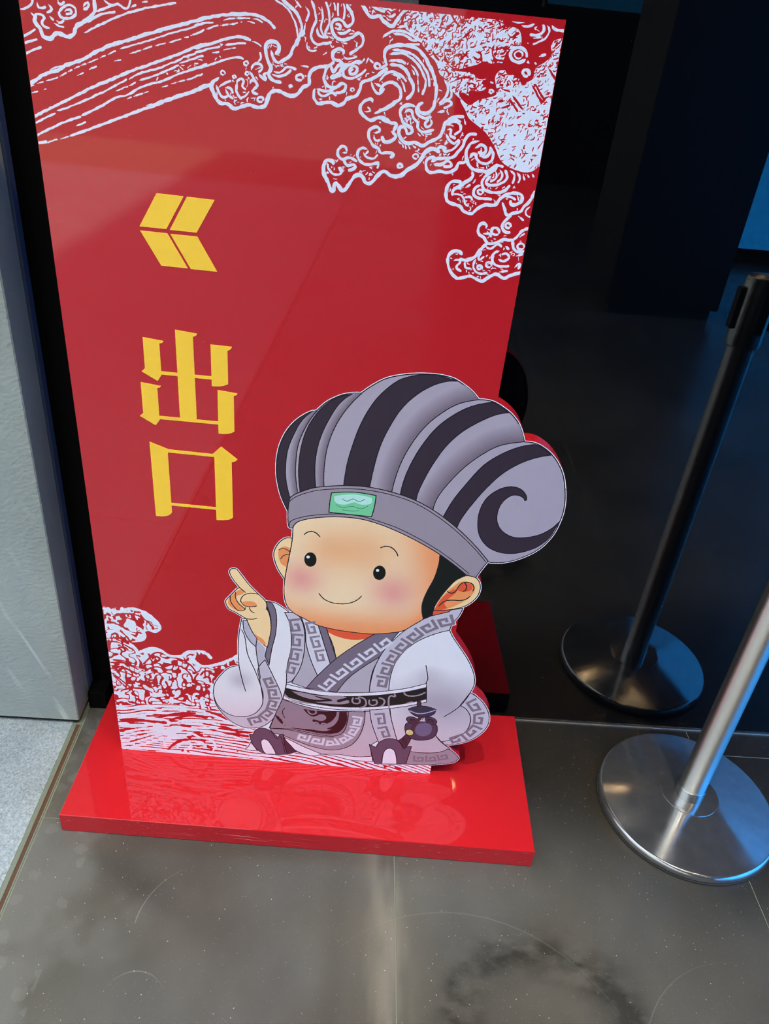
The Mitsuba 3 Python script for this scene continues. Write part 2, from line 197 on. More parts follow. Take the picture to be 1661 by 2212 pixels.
# ------------------------------------------------------------------ the sign's print: outlines in the plane of its front, tenths of a millimetre, x to the right and z up
FIG = [
('robe','robe','p',1,'3047,4076c 2997,3713 2978,3384 2987,2965c 2808,2887 2635,2665 2533,2449 2505,2207 2550,1908 2675,1674 2847,1474 3067,1356 3223,1358 3422,1430 3620,1659 3737,1923 3787,2144 3826,2389 3853,2630c 3947,2684 4067,2945 4140,3293 4158,3681 4128,3999 4061,4202 3978,4322c 3889,4300 3788,4378 3628,4488 3479,4510c 3562,4094 3555,3856 3497,3470c 3312,3667 3131,4086c'),
('robe','robe_shade','p',1,'3071,4040c 3171,4051c 3312,3667c 3301,3448c 3189,3572 3089,3804'),
('robe','robe_shade','p',0,'3312,3627c 3456,3438c 3488,3163 3607,2777 3652,2577 3525,2518 3375,2619 3343,2977 3301,3282'),
('robe','robe_mid','p',1,'4079,3941c 4191,3630c 4287,3254 4417,2884c 4228,2540c 3948,2641c 4066,3002 4138,3349'),
('neck','skin','p',1,'4437,4087c 5429,4038c 5029,3670c 4730,3332c 4615,3759'),
('neck','skin_red','p',0,'4437,4087c 5429,4038c 5298,3903 5100,3819 4897,3813 4670,3873 4523,3964c'),
('robe','robe_mid','p',1,'4776,2484c 4976,2875 5248,3208 5537,3493c 5403,3097 5382,2554c'),
('lapel','lapel_light','p',1,'4048,4291c 4376,4093c 4654,3183c 4417,2869c 4276,3252 4181,3629 4149,3975'),
('lapel','trim','p',1,'4366,4105c 4520,4030c 4730,3332c 4634,3180c'),
('lapel_001','trim','p',1,'4218,2539c 4407,2868 4730,3332 5048,3686 5410,4023c 5832,4163c 5669,3851 5517,3477c 5248,3208 4976,2875 4786,2500c'),
('robe','robe','p',1,'6653,4215c 6722,4076 6876,3850 7032,3620 7161,3383 7242,3164 7265,2963 7224,2767c 7366,2649 7258,2364c 7326,2125 7330,1874 7248,1673 7050,1488 6871,1401c 6788,1260 6474,1040 6200,1057 5980,1458 5848,1921 5736,2669 5736,3020 5797,3369 5933,3662 6133,3903 6395,4093'),
('skirt','skirt','p',1,'3803,1217c 5333,2063c 5452,2077c 5562,1666 5679,1325c 5514,1141c 5583,696c 5136,710 4905,750 4584,779c 4405,714 4129,775 3851,1075'),
('skirt','robe','p',0,'5419,2073c 5786,2116c 5848,1921 6034,1367c 5696,1130c 5520,1629'),
('skirt','white_cloth','p',1,'4584,779c 4902,807 5245,781 5573,831c 5596,680c 5138,676 4860,745'),
('skirt','white_cloth','p',1,'3827,1171c 3985,1091 4215,953 4584,779c 4405,707 4175,764 3967,907 3851,1075'),
('robe_border','border','p',1,'6812,4725c 6491,4613 6157,4408 5921,4173 5725,3911 5549,3591 5435,3215 5390,2865 5381,2569c 5429,2089 5486,1784 5604,1414 5704,1164c 6029,1301c 5881,1799 5802,2133 5736,2669c 5736,3020 5797,3369 5933,3662 6133,3903 6395,4093 6653,4215c 6682,4376 6761,4527'),
('robe_border','border','p',1,'7224,2767c 7362,2679 7516,2516 7640,2286 7685,2074 7660,1882 7559,1678 7405,1514 7198,1391 6949,1319c 6870,1408c 7050,1488 7248,1673 7330,1874 7326,2125 7219,2329 7087,2421c'),
('skirt','skirt','p',1,'6248,1029c 6173,1318 6421,1511 6739,1565c 6871,1401 7063,1227c 6874,1111 6698,1066 6473,1049'),
('robe_border','border_low','p',1,'6278,1066c 6473,1049 6698,1066 6895,1123 7018,1221c 7092,1180 7237,1030 7258,965 7181,854 6962,777 6626,709 6238,683c'),
('robe_border','border','p',1,'2509,2132c 2550,1908 2675,1674 2847,1474 3067,1356 3223,1358 3422,1430 3620,1659 3737,1923 3787,2159 3740,2409 3607,2777 3457,3160c 3333,2918 3365,2632 3420,2162 3399,1976 3268,1759 3070,1652 2872,1650 2699,1740 2572,1911'),
('robe_border','border','p',1,'3789,4301c 3874,4077 3910,3815 3913,3434 3859,3064 3853,2630c 3947,2684c 4067,2945 4140,3293 4158,3681 4128,3999 4061,4202 3978,4322c'),
('sleeve_cuff','trim','p',1,'3479,4510c 3568,4482c 3630,4335 3653,4104 3637,3785 3579,3452 3531,3041c 3457,3244c 3496,3497 3545,3774 3557,4041 3531,4247 3480,4421'),
('apron','border_low','p',1,'5030,2027c 5345,2049c 5340,1672 5255,1307 5091,1058 4782,921 4395,974 4075,1102 3803,1233 3624,1277 3567,1399c 3977,1431 4425,1339 4783,1333 4956,1434 5027,1730'),
('apron','apron','p',1,'3786,2204c 4179,2067 4617,1995 5030,2027c 5027,1730 4956,1434 4784,1317 4425,1339 3978,1415 3556,1391c 3662,1790'),
('apron','apron_dark','p',0,'3651,1773c 3751,1706 3842,1527 3955,1445 4310,1454 4644,1446 4856,1631 5000,1977c 5023,1793 4950,1530 4824,1402 4424,1387 4021,1452 3843,1495 3730,1609'),
('apron','apron_dark','p',0,'4182,1990c 4363,1809 4535,1892 4626,1809 4543,1705 4366,1716 4525,1608 4698,1691 4799,1860 4813,2002c 4618,1979 4400,1969'),
('apron','apron_dark','p',0,'4858,1992c 4848,1772 4769,1604 4663,1496 4837,1581 4955,1816 5009,2010c'),
('apron','apron','s',np.float64(33.4),'3843,1463 3820,1556 3874,1594 3898,1518 3865,1482'),
('apron','apron','s',np.float64(33.1),'3751,1706 3885,1596 3931,1506 4020,1500 4106,1590 4060,1648'),
('apron','apron','s',np.float64(32.9),'3922,1914 4012,1831 3992,1735 3925,1774'),
('apron','apron','s',np.float64(33.3),'4372,1558 4413,1658 4480,1634 4450,1551'),
('apron','apron','s',np.float64(33.3),'4550,1547 4557,1643 4635,1621 4618,1523 4529,1512'),
('apron','apron','s',np.float64(32.8),'4270,1954 4339,1869 4425,1910 4400,1985'),
('apron','apron','s',np.float64(33.1),'4167,1755 4304,1613 4484,1539'),
('apron','ink_line','s',np.float64(15.3),'3834,1965 3792,1867 3839,1717'),
('apron','ink_line','s',np.float64(15.6),'3623,1389 3978,1383 4427,1291 4785,1291'),
('apron','ink_line','s',np.float64(15.6),'3545,1396 3662,1790'),
('apron','ink_line','s',np.float64(15.6),'3977,1447 4199,1441 4424,1387 4736,1376 4884,1522'),
('belt','white_cloth','p',1,'3854,2600c 4121,2542 4486,2495 4914,2500 5445,2576 5780,2660 6069,2752 6403,2908c 6458,2438c 6117,2292 5695,2167 5266,2086 4832,2051 4396,2077 4090,2133 3797,2205c'),
('belt','black_cloth','p',1,'3845,2496c 4125,2439 4491,2391 4920,2405 5452,2488 5788,2571 6078,2664 6408,2806c 6443,2512c 6109,2368 5688,2243 5260,2162 4828,2127 4393,2153 4088,2215 3806,2297c'),
('belt','border_low','p',0,'3953,2434c 4276,2396 4495,2301 4603,2299 4389,2259 4128,2319'),
('belt','border_low','p',0,'4125,2409c 4492,2376 4964,2395 4799,2261 5012,2316 5017,2241 4782,2183 4391,2198c 4606,2239 4712,2281 4515,2334'),
('belt','border_low','p',0,'3826,2360c 3958,2224 4176,2183 4458,2145c 4177,2143 3959,2194 3819,2293c'),
('belt','border_low','s',np.float64(34.4),'5093,2386 5101,2266 5210,2263 5213,2370 5148,2377'),
('belt','border_low','s',np.float64(34.4),'5199,2422 5309,2381 5342,2233 5240,2144'),
('belt','border_low','s',np.float64(34.4),'5397,2361 5428,2243 5534,2270 5525,2376 5461,2368'),
('belt','border_low','s',np.float64(34.3),'5584,2443 5675,2393 5664,2270 5603,2217'),
('belt','border_low','s',np.float64(34.2),'5853,2564 5858,2505 5792,2527 5755,2463 5777,2222'),
('belt','border_low','s',np.float64(34.1),'6018,2628 6089,2561 6259,2581 6398,2672'),
('belt','border_low','s',np.float64(34.4),'6109,2368 6191,2408'),
('shoe','shoe','p',1,'3166,1174c 3240,1182c 3278,1300 3378,1377 3512,1360 3646,1247 3715,1157c 3758,1244c 3821,1251c 3852,1009 3903,748 3915,696c 3699,656 3471,656 3357,717c 3244,870 3199,998'),
('shoe','shoe_dark','p',1,'3821,1235c 3861,1109 3989,926 4084,787c 3915,696c 3853,943'),
('shoe','white_cloth','p',1,'3388,987c 3424,1064 3503,1060 3571,969 3652,786 3690,669c 3489,652c 3425,758'),
('shoe','white_cloth','p',1,'3188,963c 3142,825 3076,743c 3175,722 3323,723c 3244,870'),
('shoe_001','shoe','p',1,'5489,1171c 5630,1099c 5665,1225 5768,1336 5876,1381 6013,1348 6102,1244 6161,1112c 6220,1192 6309,1203c 6281,932 6250,684c 5943,647 5635,627c 5555,913'),
('shoe_001','white_cloth','p',1,'5783,634c 5777,838 5806,1027 5890,1103 5986,1048 6044,870 6075,663c'),
('shoe','ink_line','s',np.float64(13.4),'3512,1360 3602,1274 3670,1136 3738,1127'),
('shoe','ink_line','s',np.float64(13.5),'3770,1196 3831,907 3869,704'),
('pouch','shoe_dark','p',1,'6163,1529c 6289,1495c 6236,1260 6182,1121c 6100,1260 6026,1334c 6097,1407'),
('pouch','pouch','p',1,'6163,1848 6126,1733 6156,1592 6237,1457 6367,1400 6522,1409 6671,1476 6744,1614 6742,1773 6689,1878 6442,1912'),
('pouch','pouch_light','p',0,'6346,1790 6468,1884 6604,1852 6644,1698 6594,1564 6465,1516 6345,1599'),
('pouch','shoe_dark','p',1,'6286,2434c 6350,2441c 6377,2292c 6302,2283c'),
('pouch','pouch_top','p',1,'6142,2219c 6289,2306 6460,2326 6659,2264c 6615,2120 6430,2020 6249,2077'),
('pouch','pouch_lip','s',np.float64(26.0),'6173,2176 6309,2121 6418,2128 6522,2171 6648,2247'),
('pouch','pouch','p',1,'6361,1901 6353,1876 6335,1856 6309,1843 6276,1839 6240,1844 6205,1857 6175,1878 6151,1903 6137,1931 6134,1959 6141,1984 6159,2004 6186,2016 6218,2020 6254,2015 6288,2003 6319,1982 6343,1957 6357,1929'),
('pouch','pouch','p',1,'6713,1916 6704,1892 6685,1875 6657,1866 6624,1866 6589,1875 6554,1892 6525,1916 6502,1944 6489,1974 6487,2001 6496,2025 6515,2043 6543,2051 6575,2051 6611,2042 6645,2025 6675,2002 6697,1974 6710,1944'),
('pouch','shoe_dark','p',1,'6326,1910 6322,1902 6313,1895 6299,1892 6282,1892 6263,1895 6244,1902 6227,1910 6214,1921 6206,1931 6204,1941 6208,1950 6217,1956 6231,1960 6248,1960 6267,1957 6286,1950 6303,1942 6316,1931 6324,1921'),
('pouch','shoe_dark','p',1,'6652,1935 6648,1927 6638,1922 6624,1920 6606,1922 6587,1928 6569,1936 6552,1947 6540,1959 6532,1970 6531,1981 6535,1989 6544,1994 6559,1995 6576,1993 6595,1988 6614,1979 6630,1969 6642,1957 6650,1945'),
('pouch','shoe_dark','s',np.float64(74.1),'6379,1989 6317,1850 6263,1637'),
('pouch','gold','p',1,'6310,1581 6306,1556 6294,1534 6276,1518 6254,1509 6229,1509 6204,1516 6182,1531 6164,1551 6153,1576 6150,1602 6154,1627 6166,1648 6184,1664 6206,1673 6231,1674 6256,1666 6278,1652 6295,1631 6306,1607'),
('pouch','white_cloth','p',0,'6212,1615 6212,1608 6209,1601 6206,1596 6200,1592 6194,1590 6188,1591 6182,1593 6177,1598 6174,1603 6172,1610 6172,1617 6175,1624 6179,1629 6184,1633 6190,1635 6196,1635 6202,1632 6207,1627 6210,1622'),
('pouch','ink_line','s',np.float64(13.3),'6138,1445 6132,1281'),
('pouch','ink_line','s',np.float64(13.4),'6184,1434 6194,1222'),
('pouch','ink_line','s',np.float64(13.1),'6365,2013 6435,1974 6428,2036'),
('ear','skin','p',1,'3881,5860c 3778,5853 3668,5746 3595,5577 3593,5437 3656,5230 3766,5030c 3833,5032 3899,5493'),
('ear','skin_orange','p',0,'3886,5631c 3763,5687 3670,5608 3662,5491 3712,5331 3819,5260c 3864,5371'),
('ear','ink_line','s',np.float64(13.3),'3670,5608 3726,5642 3802,5622 3859,5570'),
('ear','ink_line','s',np.float64(13.4),'3701,5429 3747,5500 3804,5525 3851,5523'),
('neck','skin_red','p',1,'6268,4652c 6619,4691c 6589,4624c 6315,4504c'),
('face','face','p',1,'3886,6196c 3881,5837 3842,5510 3792,5149 3768,4879 3783,4607 3847,4411 3989,4272c 4111,4207 4357,4078 4683,4008 5028,3980 5332,3979 5631,4040 5847,4111 6031,4277 6176,4416c 6268,4652c 6359,5780c 5892,6074 5254,6340 4589,6401'),
('hair','hair','p',1,'6284,5772c 6530,5635 6764,5471c 6693,5295 6524,5106 6399,4868 6319,4632 6315,4509c 6173,4410c 6127,4585 6116,4762 6165,5017 6248,5295 6289,5586'),
('ear_001','skin','p',1,'6683,5361 6790,5421 6929,5393 7023,5258 7034,5087 6979,4932 6844,4779 6621,4678 6321,4617c 6336,4736 6425,4971 6518,5154 6597,5284'),
('ear_001','skin_orange','p',0,'6330,4628c 6399,4868 6494,5041 6593,5174 6695,5276 6828,5295 6950,5189 6910,4999 6775,4847 6578,4699'),
('ear_001','skin_red','p',0,'6330,4628c 6402,4844 6499,5004 6620,5116 6650,5045 6550,4910 6489,4778 6539,4695'),
('ear_001','skin_red','p',0,'6687,5197 6774,5267 6895,5232 6908,5147 6838,5091 6723,5078 6659,5120'),
('ear_001','ink_line','s',np.float64(17.4),'6502,5054 6574,5025 6637,5069 6671,5171 6718,5249 6791,5281 6892,5256 6933,5175 6923,5112'),
('ear_001','ink_line','s',np.float64(17.3),'6764,5266 6809,5186 6796,5111 6765,5083'),
('ear_001','ink_line','s',np.float64(17.6),'6402,4730 6481,4840 6594,4877 6750,4887 6842,4930 6887,4984'),
('eye','eye','p',0,'4288,5489 4288,5444 4279,5401 4260,5364 4235,5337 4204,5323 4173,5324 4142,5338 4117,5366 4099,5403 4089,5446 4089,5492 4099,5534 4118,5571 4143,5597 4173,5610 4205,5610 4234,5596 4260,5569 4278,5532'),
('eye','eye_glint','p',0,'4177,5518 4176,5509 4172,5500 4166,5492 4159,5487 4150,5485 4141,5485 4133,5489 4127,5495 4122,5503 4121,5512 4122,5521 4125,5530 4131,5538 4139,5543 4148,5545 4157,5545 4165,5541 4171,5535 4176,5527'),
('eye_001','eye','p',0,'5440,5312 5434,5267 5418,5226 5395,5195 5365,5175 5333,5170 5301,5180 5272,5203 5251,5237 5237,5280 5233,5325 5240,5371 5256,5411 5280,5442 5309,5460 5341,5465 5372,5456 5401,5434 5422,5400 5436,5358'),
('eye_001','eye_glint','p',0,'5329,5368 5328,5358 5325,5350 5320,5342 5313,5337 5305,5334 5296,5335 5289,5339 5282,5345 5278,5353 5276,5362 5276,5372 5279,5381 5285,5388 5292,5394 5300,5396 5308,5395 5316,5392 5322,5385 5327,5377'),
('eyebrow','ink_line','s',np.float64(18.7),'4074,5955 4128,6006 4202,6025 4268,5996 4320,5940'),
('eyebrow_001','ink_line','s',np.float64(18.7),'5317,5826 5389,5861 5484,5848 5566,5776 5606,5695'),
('mouth','ink_line','s',np.float64(17.6),'4361,4775 4450,4667 4591,4602 4769,4596 4924,4644 5018,4717 5075,4798'),
('hat','hat','p',1,'3795,6383c 3691,6629 3629,6895 3608,7138 3634,7440 3707,7682 3823,7885 3988,8052 4188,8155c 4332,8308 4526,8427 4673,8472 4809,8486c 4961,8623 5149,8748 5372,8822 5598,8862 5826,8874 5958,8866 6094,8838 6236,8767 6383,8666 6492,8555c 6600,8559 6720,8538 6886,8454 7021,8357 7150,8203 7265,7952c 7368,7954 7495,7923 7673,7815 7828,7653 7952,7445 8041,7167 8086,6898 8077,6638 8009,6344 7857,6079 7646,5896 7386,5763 7126,5723 7066,5740c 6569,6168 5964,6568 5218,6767 4710,6820 4194,6703'),
('hat','hat_shade','g',np.float64(130.9),'4349,6845 4334,7173 4361,7535 4440,7852 4561,8128 4699,8344 4814,8483'),
('hat','hat_shade','g',np.float64(261.8),'5391,6849 5421,7101 5481,7392 5589,7699 5760,8024 5968,8270 6213,8460 6483,8554'),
('hat','hat_shade','g',np.float64(296.8),'6061,6599 6110,6861 6253,7147 6444,7431 6671,7673 6919,7855 7256,7953'),
('hat','hat_shade','g',np.float64(104.7),'3942,6698 3906,7006 3900,7229 3926,7549 4005,7808 4108,8026 4188,8146'),
('hat_stripe','stripe','p',1,'3795,6383c 3691,6629 3629,6895 3612,7139 3637,7441 3711,7682 3827,7885 3988,8052 4121,8136c 3974,7975 3861,7736 3772,7455 3747,7153 3761,6909 3826,6622c'),
('hat_stripe_001','stripe','p',1,'3986,6723c 3955,6970 3948,7214 3971,7495 4024,7752 4110,7970 4237,8179 4365,8311 4527,8414 4765,8478c 4658,8449 4501,8288 4378,8054 4272,7778 4214,7520 4193,7259 4198,7057 4225,6811c'),
('hat_stripe_002','stripe','p',1,'4647,6907c 4679,7309 4744,7652 4840,8006 4984,8336 5133,8551 5316,8729 5504,8818 5712,8867c 5859,8871 5995,8840 6147,8808c 6002,8788 5814,8708 5600,8543 5407,8306 5266,8012 5157,7694 5096,7372 5044,6917c'),
('hat_stripe_003','stripe','p',1,'5529,6821c 5562,7116 5651,7449 5788,7778 5960,8063 6185,8292 6416,8444 6688,8533c 6812,8493 6954,8397c 6770,8341 6538,8197 6310,8004 6120,7754 5968,7442 5861,7147 5798,6912 5782,6731c'),
('hat_stripe_004','stripe','p',1,'6238,6499c 6350,6822 6519,7154 6733,7501 6961,7712 7197,7854 7425,7926c 7574,7873 7699,7774c 7485,7707 7247,7574 7019,7369 6802,7059 6633,6746 6523,6496 6482,6327c'),
('hat_stripe_005','stripe','p',1,'7481,6962c 7460,7044 7352,7147 7195,7172 7028,7103 6875,6941 6801,6720 6801,6460 6868,6223 7019,6035 7223,5942 7450,5939 7662,6013 7829,6122 7963,6294 8032,6502 8071,6627c 7964,6473 7805,6345 7596,6267 7393,6256 7210,6348 7099,6513 7076,6706 7119,6882 7224,7009 7327,7034 7424,6998 7460,6949c'),
('hat','ink_line','s',np.float64(14.4),'3950,6699 3906,7006 3900,7229 3926,7549 4005,7808 4108,8026 4188,8146'),
('hat','ink_line','s',np.float64(14.3),'4349,6845 4334,7173 4361,7535 4440,7852 4561,8128 4699,8344 4814,8483'),
('hat','ink_line','s',np.float64(14.3),'5391,6849 5421,7101 5481,7392 5589,7699 5760,8024 5968,8270 6213,8460 6492,8555'),
('hat','ink_line','s',np.float64(14.5),'6061,6599 6110,6861 6253,7147 6444,7431 6671,7673 6919,7855 7265,7954'),
('hat_band','band','p',1,'3826,6622c 3923,6706 4188,6839 4454,6898 4703,6934 4988,6943 5351,6897 5721,6799 6066,6632 6429,6381 6769,6081 7081,5746c 6998,5568 6929,5393c 6789,5426 6748,5445c 6533,5617 6241,5819 5898,6011 5546,6172 5260,6275 4960,6342 4592,6347 4228,6287 3974,6194 3894,6097c 3876,6057 3826,6067 3804,6209 3801,6383c 3810,6514'),
('hat_band','ink_line','s',np.float64(12.7),'3828,6558 3925,6654 4191,6782 4457,6844 4706,6878 4992,6887 5355,6845 5726,6744 6074,6568 6438,6311 6779,6010 7039,5732'),
('hat_band','ink_line','s',np.float64(13.0),'3829,6101 3845,6180 3972,6260 4226,6341 4589,6401 4956,6396 5218,6336 5540,6238 5892,6074 6233,5882 6524,5682 6803,5463'),
('jade_plaque','jade','p',1,'4469,6778c 4817,6827 5161,6800c 5151,6590 5120,6403c 4772,6410 4446,6419c 4451,6602'),
('jade_plaque','jade_light','p',0,'4517,6726c 4820,6785 5093,6754c 5092,6648 4941,6611 4830,6642 4688,6584 4541,6612'),
('jade_plaque','jade_dark','s',np.float64(12.7),'4553,6570 4655,6527 4798,6564 4946,6536 5050,6601'),
('jade_plaque','jade_dark','s',np.float64(12.8),'4658,6484 4804,6478 4912,6500'),
('jade_plaque','jade_dark','s',np.float64(12.6),'4646,6686 4720,6652 4807,6703 4900,6666 4988,6712'),
('hand','skin','p',1,'3480,4421c 3460,4508 3331,4657 3176,4839 3042,5044 2966,5144 2899,5144 2860,5101 2859,5048 2905,4932 3019,4760c 2970,4717 2900,4623 2830,4527 2779,4446 2792,4346 2844,4262 2933,4215 3042,4141 3131,4086c 3211,3844 3312,3654 3497,3456c 3526,3637 3558,3883 3548,4093 3521,4246 3486,4345'),
('hand','skin_orange','p',0,'3029,4724c 3096,4657 2948,4540 2995,4419 3083,4314 2993,4252 2855,4327 2818,4425 2869,4557'),
('hand','skin_orange','p',0,'3065,4452c 3193,4479 3292,4451 3312,4377 3193,4359 3094,4379'),
('hand','skin_orange','p',0,'3271,3797c 3312,3721 3414,3652 3476,3522c 3394,3541 3312,3654'),
('hand','ink_line','s',np.float64(15.7),'3019,4760 3116,4664'),
('hand','ink_line','s',np.float64(15.8),'3337,4645 3214,4657 3096,4607 3040,4512 3035,4449'),
('hand','ink_line','s',np.float64(15.9),'3039,4462 3094,4374 3193,4359 3302,4384'),
('hand','ink_line','s',np.float64(15.8),'2949,4653 2948,4540 2995,4419 3083,4326 3113,4291'),
('hand','ink_line','s',np.float64(15.8),'2860,4556 2867,4430 2934,4310 2993,4252 3093,4276 3113,4330'),
('hand','ink_line','s',np.float64(16.1),'3131,4086 3232,4084 3312,4119'),
('hand','ink_line','s',np.float64(16.0),'3183,4337 3212,4263 3268,4231'),
('hand','ink_line','s',np.float64(15.9),'3484,4447 3475,4331'),
('robe','ink_line','s',np.float64(16.9),'2987,2965 3016,2767 3056,2538 3102,2336'),
('robe','ink_line','s',np.float64(16.3),'3044,3825 3098,3670 3146,3264 3291,2827 3419,2342 3424,2147'),
('robe','ink_line','s',np.float64(16.4),'3312,3627 3295,3420 3343,2977 3375,2692'),
('robe','ink_line','s',np.float64(16.6),'6341,3346 6402,3096 6412,3011 6391,2915'),
('robe','ink_line','s',np.float64(16.9),'7224,2767 7164,2566 7044,2339 6827,2092'),
('robe','ink_line','s',np.float64(17.2),'7087,2421 7219,2329 7326,2125 7330,1874 7248,1673 7050,1488 6870,1408'),
('robe','ink_line','s',np.float64(17.7),'6739,1565 6860,1400 7063,1227'),
('key_pattern','key','s',np.float64(55.0),'6625,4563c 6701,4369c 6504,4291c 6438,4409c 6558,4458c 6585,4390c'),
('key_pattern','key','s',np.float64(55.0),'6315,4416c 6428,4242c 6264,4127c 6164,4218c 6270,4300c 6310,4238c'),
('key_pattern','key','s',np.float64(55.0),'6045,4196c 6199,4055c 6060,3897c 5948,3972c 6031,4072c 6085,4023c'),
('key_pattern','key','s',np.float64(55.0),'5833,3932c 6006,3816c 5893,3641c 5770,3696c 5838,3807c 5899,3767c'),
('key_pattern','key','s',np.float64(55.0),'5663,3637c 5853,3553c 5768,3357c 5639,3396c 5689,3515c 5756,3486c'),
('key_pattern','key','s',np.float64(55.0),'5545,3317c 5747,3268c 5695,3049c 5564,3081c 5593,3202c 5664,3185c'),
('key_pattern','key','s',np.float64(55.0),'5478,2985c 5685,2967c 5666,2743c 5531,2754c 5542,2878c 5615,2872c'),
('key_pattern','key','s',np.float64(45.8),'5521,2001c 5691,2037c 5745,1785c 5635,1761c 5605,1901c 5665,1914c'),
('key_pattern','key','s',np.float64(45.8),'5609,1630c 5772,1689c 5859,1446c 5753,1408c 5705,1542c 5763,1563c'),
('key_pattern','key','s',np.float64(53.1),'7360,2627c 7208,2495c 7345,2311c 7465,2363c 7383,2492c 7329,2446c'),
('key_pattern','key','s',np.float64(53.1),'7574,2288c 7390,2208c 7416,1989c 7546,1992c 7543,2135c 7472,2134c'),
('key_pattern','key','s',np.float64(53.1),'7588,1838c 7405,1922c 7302,1725c 7392,1630c 7475,1762c 7411,1791c'),
('key_pattern','key','s',np.float64(53.1),'7359,1502c 7221,1648c 7024,1521c 7086,1406c 7212,1475c 7179,1537c'),
('key_pattern','key','s',np.float64(42.1),'6390,957c 6403,798c 6569,812c 6561,915c 6469,907c 6474,852c'),
('key_pattern','key','s',np.float64(42.1),'6628,976c 6640,817c 6822,859c 6784,955c 6706,926c 6711,871c'),
('key_pattern','key','s',np.float64(42.1),'6830,1033c 6888,885c 7043,946c 7005,1042c 6920,1008c 6940,956c'),
('key_pattern','key','s',np.float64(51.6),'3218,1421c 3145,1602c 3339,1681c 3387,1563c 3279,1520c 3254,1583c'),
('key_pattern','key','s',np.float64(51.6),'3513,1599c 3362,1722c 3494,1885c 3592,1806c 3519,1716c 3466,1759c'),
('key_pattern','key','s',np.float64(51.6),'3693,1890c 3503,1934c 3550,2139c 3673,2110c 3647,1997c 3581,2012c'),
('key_pattern','key','s',np.float64(51.6),'3745,2220c 3551,2197c 3526,2405c 3652,2420c 3666,2305c 3598,2297c'),
('key_pattern','key','s',np.float64(51.6),'3693,2538c 3509,2473c 3439,2671c 3559,2713c 3597,2604c 3533,2581c'),
('key_pattern','key','s',np.float64(48.1),'4054,4176c 3878,4130c 3940,3896c 4054,3926c 4020,4056c 3958,4039c'),
('key_pattern','key','s',np.float64(48.1),'4128,3815c 3946,3815c 3946,3574c 4064,3573c 4064,3707c 4000,3707c'),
('key_pattern','key','s',np.float64(48.1),'4119,3460c 3937,3478c 3914,3237c 4032,3226c 4045,3359c 3981,3365c'),
('key_pattern','key','s',np.float64(48.1),'4077,3109c 3898,3142c 3855,2904c 3971,2883c 3995,3014c 3932,3026c'),
('key_pattern','lapel_key','s',np.float64(44.5),'4328,4143c 4166,4098c 4228,3876c 4333,3906c 4299,4028c 4242,4012c'),
('key_pattern','lapel_key','s',np.float64(44.5),'4416,3828c 4255,3780c 4321,3560c 4425,3591c 4389,3713c 4332,3696c'),
('key_pattern','lapel_key','s',np.float64(44.5),'4511,3511c 4349,3467c 4404,3245c 4510,3272c 4479,3395c 4422,3381c'),
('key_pattern_001','lapel_light','s',np.float64(51.6),'4433,2639c 4595,2529c 4736,2738c 4631,2809c 4553,2694c 4610,2655c'),
('key_pattern_001','lapel_light','s',np.float64(51.6),'4636,2937c 4797,2827c 4952,3012c 4856,3095c 4765,2989c 4817,2945c'),
('key_pattern_001','lapel_light','s',np.float64(51.6),'4875,3221c 5023,3094c 5188,3284c 5092,3367c 5001,3262c 5053,3217c'),
('key_pattern_001','lapel_light','s',np.float64(51.6),'5111,3494c 5259,3366c 5425,3543c 5338,3634c 5237,3534c 5288,3489c'),
('key_pattern_001','lapel_light','s',np.float64(51.6),'5369,3759c 5503,3617c 5680,3811c 5582,3892c 5494,3785c 5546,3740c'),
('key_pattern_001','lapel_light','s',np.float64(48.1),'5113,1899c 5293,1878c 5270,1682c 5153,1696c 5166,1804c 5229,1797c'),
('key_pattern_001','lapel_light','s',np.float64(48.1),'5079,1620c 5260,1598c 5180,1389c 5075,1443c 5124,1540c 5181,1511c'),
('key_pattern_001','lapel_light','s',np.float64(48.1),'4980,1396c 5142,1314c 4976,1148c 4914,1248c 5005,1304c 5041,1252c'),
('key_pattern_001','lapel_light','s',np.float64(48.1),'4808,1257c 4905,1103c 4670,1047c 4684,1164c 4767,1157c 4801,1102c'),
('key_pattern_001','lapel_light','s',np.float64(48.1),'4608,1238c 4586,1058c 4379,1089c 4411,1203c 4513,1185c 4505,1122c'),
('key_pattern_001','lapel_light','s',np.float64(48.1),'4347,1287c 4297,1113c 4108,1167c 4141,1280c 4245,1250c 4228,1189c'),
]
